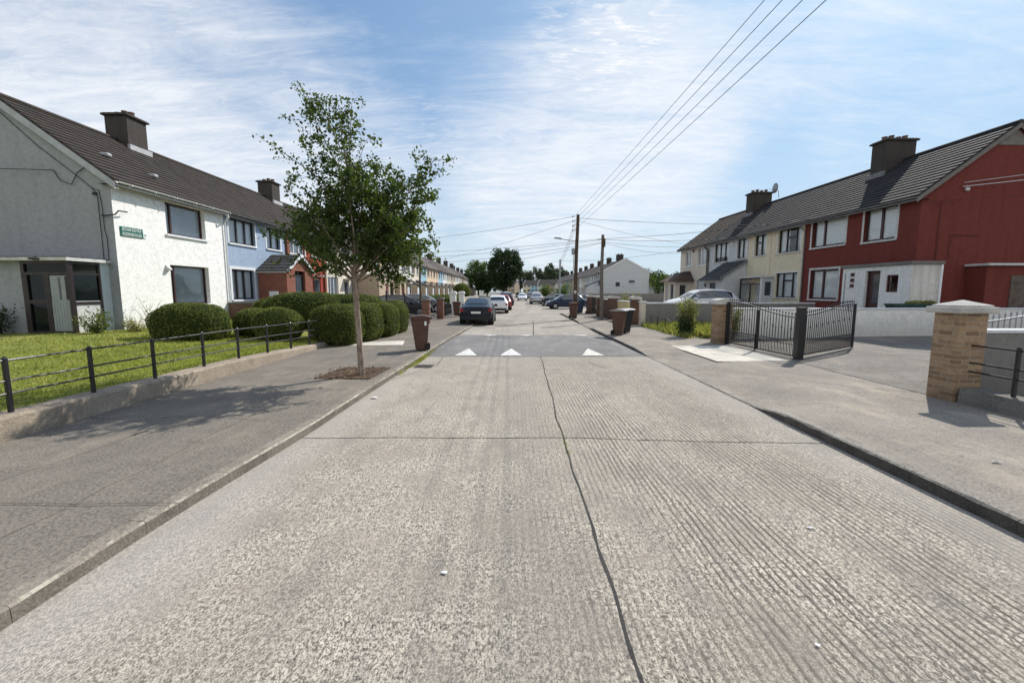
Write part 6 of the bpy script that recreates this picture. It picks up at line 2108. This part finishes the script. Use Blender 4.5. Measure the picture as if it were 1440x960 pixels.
# ------------------------------------------------------------------ young street tree
def street_tree():
    r = np.random.default_rng(5)
    bx, by = -3.18, 9.1
    t = thing('street_tree', 'young street tree with slim pale trunk and open airy crown on the left pavement', 'tree', (bx, by, .12))
    wood = MB()
    trunk = [(0, 0, -.1), (0.01, 0, .02), (-.01, 0, .5), (-.03, .01, 1.0), (-.045, 0, 1.5), (-.05, 0, 1.85)]
    wood.tube(trunk, [.085, .075, .062, .058, .058, .062], 12)
    leafP = []
    def grow(p, d, L, rad, depth, up=.15, dens=1.0, curl=.22, bare=.12):
        n = max(3, int(L / .16))
        pts = [Vector(p)]
        d = Vector(d).normalized()
        for i in range(n):
            d = (d + Vector((r.normal(0, curl), r.normal(0, curl), r.normal(0, curl * .7))) * .35 + Vector((0, 0, up)) * .14).normalized()
            pts.append(pts[-1] + d * (L / n))
        wood.cur = 0 if depth == 0 else 1
        wood.tube(pts, [max(.003, rad * (1 - .85 * i / n)) for i in range(n + 1)], 7 if depth == 0 else 4, False)
        for i in range(1, n + 1):
            f = i / n
            if depth >= 1 or f > .5:
                if f > bare:
                    k = r.poisson((22 if depth >= 1 else 14) * dens * (L / n) / .16 * .62)
                    for _ in range(k):
                        leafP.append(np.array(pts[i]) + r.normal(0, .05, 3))
            if depth < 2 and f > (.22 if depth == 0 else .25) and r.random() < (.95 if depth == 0 else .5) * (L / n) / .16:
                a = r.uniform(0, 2 * PI)
                o = d.orthogonal().normalized()
                o = Matrix.Rotation(a, 3, d) @ o
                nd = d * r.uniform(.45, .9) + o
                nl = L * r.uniform(.2, .42) * (1.25 - .7 * f) if depth == 0 else r.uniform(.15, .42)
                grow(pts[i], nd, max(.15, nl), rad * .4 * (1 - .5 * f), depth + 1, up * .8, dens, curl, .05)
        return pts
    def limb(a, c, rad, dens, depth=0, up=.12, curl=.15, bare=.14):
        d = Vector(c) - Vector(a)
        # start a little more upright than the chord so the limb arches
        grow(a, tuple(d.normalized() + Vector((0, 0, .12))), d.length * 1.04, rad, depth, up, dens, curl, bare)
    fork = (-.05, 0, 1.85)
    # leader and the sparse leaning top
    limb(fork, (-.02, .05, 4.0), .05, 1.3, 0, .3, .08)
    limb((-.03, .03, 3.7), (-.4, .1, 5.2), .024, .7, 0, .1, .1, .05)
    limb((-.1, .05, 3.9), (-1.25, .1, 5.4), .017, .8, 0, .1, .1, .1)
    limb((-.12, .05, 4.3), (-.75, -.1, 5.4), .013, .75, 0, .2, .1, .1)
    limb((-.1, .05, 4.2), (.02, .0, 5.4), .014, .6, 0, .2, .1, .1)
    limb((-.05, .0, 4.0), (.28, .1, 4.7), .012, .6, 0, .2, .1, .1)
    limb((-.2, .0, 4.9), (-1.0, .2, 5.2), .01, .5, 1, .1, .12, .1)
    # long single shoots on the left
    limb((-.06, 0, 3.55), (-1.75, .1, 4.6), .015, .6, 1, .0, .1, .35)
    limb((-.05, 0, 2.9), (-1.3, -.1, 3.6), .016, 1.1, 0, .1)
    limb((-.05, 0, 2.2), (-1.65, .0, 2.75), .014, .9, 1, .0, .12, .3)
    limb((-.06, 0, 2.0), (-1.45, -.1, 2.35), .014, .9, 1, .0, .12, .25)
    # right plumes
    limb((0, 0, 2.5), (1.5, .1, 4.3), .034, .85, 0, .1, .12, .2)
    limb((.0, 0, 2.3), (1.66, -.2, 3.45), .03, 1.25, 0, .1, .12, .18)
    limb((-.04, 0, 2.1), (1.5, .2, 2.8), .028, 1.35, 0, .05, .12, .16)
    limb((.02, 0, 2.9), (.9, .2, 4.0), .024, 1.0, 0, .1, .12, .16)
    limb((.02, 0, 3.1), (.6, -.2, 4.15), .018, .7, 0, .1, .12, .1)
    limb((-.05, 0, 1.9), (1.45, -.3, 2.4), .026, 1.5, 0, .05, .12, .16)
    limb((-.05, 0, 1.95), (1.25, .7, 2.9), .028, 1.5, 0)
    limb((-.05, 0, 1.95), (1.1, -.9, 2.8), .028, 1.5, 0)
    limb((-.04, 0, 2.2), (.9, -.6, 3.6), .026, 1.4, 0)
    limb((-.04, 0, 2.3), (.9, .7, 3.7), .026, 1.4, 0)
    # left and depth bulk
    limb((-.05, 0, 1.9), (-1.15, -.4, 2.9), .03, 1.3, 0)
    limb((-.05, 0, 2.0), (-1.1, .5, 3.1), .028, 1.3, 0)
    limb((-.05, 0, 2.05), (-.3, -1.2, 2.9), .03, 1.5, 0)
    limb((-.05, 0, 2.1), (.1, 1.25, 3.0), .03, 1.5, 0)
    limb((-.03, 0, 2.4), (.3, -1.0, 3.6), .026, 1.4, 0)
    limb((-.03, 0, 2.5), (-.5, .6, 3.9), .024, 1.3, 0)
    limb((-.02, 0, 2.7), (-.75, -.2, 3.9), .022, 1.2, 0)
    limb((-.02, 0, 2.9), (.2, .6, 4.2), .02, 1.2, 0)
    limb((-.02, 0, 3.0), (-.2, -.6, 4.2), .02, 1.2, 0)
    limb((-.05, 0, 1.88), (.6, -.2, 2.7), .03, 1.6, 0)
    limb((-.03, 0, 2.2), (.9, .1, 3.3), .024, 1.6, 0)
    limb((-.03, 0, 2.0), (.95, -.5, 2.6), .024, 1.6, 0)
    limb((-.03, 0, 2.2), (-.6, -.5, 3.2), .024, 1.5, 0)
    limb((-.05, 0, 1.88), (-.7, .1, 2.6), .026, 1.5, 0)
    wood.build('trunk', [M['bark'], M['bark_dk']], t, smooth=50)
    P = np.array(leafP)
    c = MB(); c.leaves(P, .072, aspect=.62, fold=.35)
    c.build('crown', M['leaf'], t, fix=False)
    return len(P)
NLEAF = street_tree()
print('street tree leaves', NLEAF)

def big_tree(name, label, loc, h, cr, trunk_h, nclump, nleaf, leaf, m, seed, conical=.0, rz=None):
    r = np.random.default_rng(seed)
    t = thing(name, label, 'tree', loc)
    b = MB()
    b.tube([(0, 0, -.2), (r.normal(0, .1), 0, trunk_h * .6), (r.normal(0, .15), .1, trunk_h * 1.2), (r.normal(0, .4), 0, h * .7)], [h * .028, h * .022, h * .018, h * .006], 10)
    Ps = []
    hc = (h - trunk_h) / 2
    cz = trunk_h + hc
    for i in range(nclump):
        u = r.normal(size=3); u /= np.linalg.norm(u)
        rad = r.uniform(.35, .92) ** .6
        taper = 1 - conical * max(0, u[2])
        c = np.array([u[0] * cr * rad * taper, u[1] * cr * rad * taper, cz + u[2] * hc * rad])
        b.tube([(0, 0, trunk_h * .8 + (c[2] - trunk_h) * .3), tuple(c * [.5, .5, 1] + [0, 0, -.2]), tuple(c)], [h * .008, h * .005, h * .002], 5)
        s_ = cr * r.uniform(.16, .32)
        k = int(nleaf / nclump)
        q = r.normal(size=(k, 3)); q /= np.linalg.norm(q, axis=1)[:, None]
        q = q * (s_ * r.uniform(.3, 1.05, (k, 1))) * [1, 1, .8 + .5 * r.random()]
        Ps.append(c + q)
    b.build('trunk', M['bark_dk'], t, fix=False)
    P = np.concatenate(Ps)
    c = MB(); c.leaves(P, leaf); c.build('crown', m, t, fix=False)
    return t
big_tree('broadleaf_tree', 'big dark green tree over the parked cars on the left down the road', (-2.4, 128, .0), 14.3, 5.6, 2.6, 85, 15000, .5, M['leaf_dk'], 31)
big_tree('broadleaf_tree', 'pale green tree behind the far left terrace, left of the big dark tree', (-11.5, 150, .0), 11.8, 5.2, 2.0, 60, 9000, .5, M['leaf_lt'], 32)
big_tree('broadleaf_tree', 'dark tree low between the pale tree and the big dark tree', (-8.0, 142, .0), 8.5, 3.8, 1.0, 50, 7000, .5, M['leaf_dk'], 33)
for i, (x, y, h, cr, lab) in enumerate(((6, 310, 17, 9, 'hazy broad tree left of the others beyond the terrace closing the view'), (17, 315, 18, 9, 'hazy broad tree behind the middle of the terrace closing the view'),
                                        (27, 300, 20, 7, 'tall hazy tree with a notched top beyond the bend of the road'), (36, 310, 18, 8, 'hazy tree behind the far right row of houses'),
                                        (-6, 330, 14, 9, 'low hazy tree glimpsed right of the big dark tree'))):
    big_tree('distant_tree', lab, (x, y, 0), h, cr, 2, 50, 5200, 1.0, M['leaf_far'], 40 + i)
big_tree('distant_tree', 'round green tree between the lone white gable and the cream end house', (33, 105, 0), 6.6, 4.0, .6, 46, 6500, .4, M['leaf_dk'], 51)
big_tree('distant_tree', 'wide green tree just left of the cream end house', (26, 66, 0), 4.6, 3.2, .4, 40, 5000, .3, M['leaf_dk'], 52)
big_tree('distant_tree', 'green tree low behind the boundary wall beside the white gable', (30.5, 92, 0), 5.4, 3.4, .4, 40, 5000, .35, M['leaf_lt'], 53)
# ------------------------------------------------------------------ sky, sun, camera
SUN_EL, SUN_AZ = R(42), R(42)                     # azimuth measured from +Y towards +X
wd = bpy.data.worlds.new('World')
SC.world = wd
wd.use_nodes = True
nt = wd.node_tree
nt.nodes.clear()
class WN(NT):
    def __init__(self, tree):
        self.t = tree
        self.n = tree.nodes
        self.bsdf = None
W = WN(nt)
sky = W.node('ShaderNodeTexSky', sky_type='NISHITA', sun_disc=False)
sky.sun_elevation = SUN_EL
sky.sun_rotation = SUN_AZ
sky.air_density = 1.0
sky.dust_density = 1.6
sky.ozone_density = 1.6
dirv = W.node('ShaderNodeTexCoord').outputs['Generated']
s = W.sep(dirv)
up = W.math('MAXIMUM', s[2], 0.0)
den = W.math('ADD', up, .16)
# cirrus sheet: direction projected onto a high flat layer
u = W.math('DIVIDE', s[0], den)
v = W.math('DIVIDE', s[1], den)
lay = W.comb(u, v, 0.0)
def rot(vec, a, sc):
    m = W.node('ShaderNodeMapping')
    W.set(m.inputs['Vector'], vec)
    m.inputs['Rotation'].default_value = (0, 0, a)
    m.inputs['Scale'].default_value = sc
    return m.outputs['Vector']
big = W.noise(rot(lay, .5, (.8, .55, 1)), 1.0, 5, .55, .6)
str_ = W.noise(rot(lay, 1.0, (1.0, 3.6, 1)), 2.0, 8, .62, 1.0)
fine = W.noise(rot(lay, .85, (3.0, 8.0, 1)), 3.2, 8, .68, 1.4)
rip = W.noise(rot(lay, 2.2, (5, 17, 1)), 2.6, 5, .6, .8)
def blob(px, py, pz, rad):
    """soft cloud mass round a world direction"""
    d = Vector((px, py, pz)).normalized()
    x = W.node('ShaderNodeVectorMath', operation='DOT_PRODUCT')
    W.set(x.inputs[0], dirv)
    x.inputs[1].default_value = d
    return W.range(x.outputs['Value'], math.cos(rad), 1.0, 0, 1, True)
def dirpx(px, py):
    th = math.atan(71 / 615)
    a, b_ = (px - 720) / 615, -(py - 480) / 615
    return (a, math.cos(th) + b_ * math.sin(th), -math.sin(th) + b_ * math.cos(th))
def addb(L):
    out = None
    for px, py, rad, k in L:
        q = W.math('MULTIPLY', blob(*dirpx(px, py), rad), k)
        out = q if out is None else W.math('MAXIMUM', out, q)
    return out
mass = addb([(120, 120, .5, 1.1), (330, 230, .42, 1.0), (560, 250, .3, .8), (760, 225, .36, 1.2), (900, 170, .34, 1.2), (1040, 110, .22, .85), (640, 120, .22, .55), (1330, 50, .34, .9), (1250, 20, .22, .6), (850, 10, .26, .6), (60, 20, .3, .9)])
hole = addb([(640, 70, .2, .35), (380, 50, .2, .3), (1330, 170, .22, .5), (1120, 250, .16, .4)])
cl = W.math('ADD', W.math('MULTIPLY', mass, .52), W.math('MULTIPLY', W.range(big, .3, .75), .34))
cl = W.math('ADD', cl, W.math('MULTIPLY', W.math('SUBTRACT', str_, .5), .7))
cl = W.math('ADD', cl, W.math('MULTIPLY', W.math('SUBTRACT', fine, .5), .24))
cl = W.math('SUBTRACT', cl, W.math('MULTIPLY', hole, .35))
mack = W.math('MULTIPLY', W.math('MULTIPLY', addb([(850, 25, .17, 1), (600, 190, .1, .5)]), W.range(rip, .5, .68)), .45)
cov = W.math('ADD', W.range(cl, .2, 1.1, 0, .95, True), mack, True)
hazeh = W.range(up, 0.0, .38, .55, 0.0, True)                       # pale haze towards the horizon
def vmath(op, a, b_):
    x = W.node('ShaderNodeVectorMath', operation=op)
    W.set(x.inputs[0], a)
    W.set(x.inputs[1], b_)
    return x.outputs[0]
# soft shoulder so the side near the sun does not burn out
skc = vmath('DIVIDE', vmath('MULTIPLY', sky.outputs[0], (1.2, 1.5, 1.75)), vmath('ADD', vmath('MULTIPLY', sky.outputs[0], (.30, .235, .19)), (1, 1, 1)))
SKY_K = .155
hz = W.mix(hazeh, skc, (5.2, 5.85, 6.2))
cloudc = W.mix(W.range(fine, .3, .7), (6.0, 6.2, 6.55), (6.5, 6.55, 6.7))
colr = W.mix(cov, hz, cloudc)
behind = W.range(W.math('ADD', W.math('MULTIPLY', s[1], -1.0), W.math('MULTIPLY', s[0], -.25)), .05, .6, 0.0, .8, True)
colr = W.mix(behind, colr, (5.6, 5.6, 5.5))  # pale fill colour added to the unseen part of the sky
bg = W.node('ShaderNodeBackground')
W.set(bg.inputs['Color'], colr)
# invented cloud bank behind the viewer, unseen fill light for the shaded walls
back = W.range(W.math('ADD', W.math('MULTIPLY', s[1], -1.0), W.math('MULTIPLY', s[0], -.25)), .12, .75, 1.0, 1.05, True)
bg.inputs['Strength'].default_value = SKY_K
W.set(bg.inputs['Strength'], W.math('MULTIPLY', back, SKY_K))
out = W.node('ShaderNodeOutputWorld')
nt.links.new(bg.outputs[0], out.inputs['Surface'])

sd = bpy.data.lights.new('sun', 'SUN')
sd.energy = 5.0
sd.angle = R(.53)
sd.color = (1.0, .95, .88)
so_ = bpy.data.objects.new('sun', sd)
COL.objects.link(so_)
to_sun = Vector((math.sin(SUN_AZ) * math.cos(SUN_EL), math.cos(SUN_AZ) * math.cos(SUN_EL), math.sin(SUN_EL)))
so_.rotation_euler = to_sun.to_track_quat('Z', 'Y').to_euler()
so_.location = to_sun * 60

cd = bpy.data.cameras.new('camera')
cd.sensor_width = 36
cd.lens = 36 * 615 / 1440
cd.clip_end = 3000
cd.clip_start = .05
co = bpy.data.objects.new('camera', cd)
COL.objects.link(co)
co.location = (0, 0, 1.87)
co.rotation_euler = (PI / 2 - math.atan(71 / 615), 0, 0)
SC.camera = co

SC.view_settings.view_transform = 'Standard'
SC.view_settings.look = 'None'
SC.view_settings.exposure = 0
SC.view_settings.gamma = 1
SC.render.engine = 'CYCLES'
SC.cycles.max_bounces = 8
SC.cycles.transparent_max_bounces = 12
SC.cycles.caustics_reflective = False
SC.cycles.caustics_refractive = False
SC.cycles.use_denoising = True
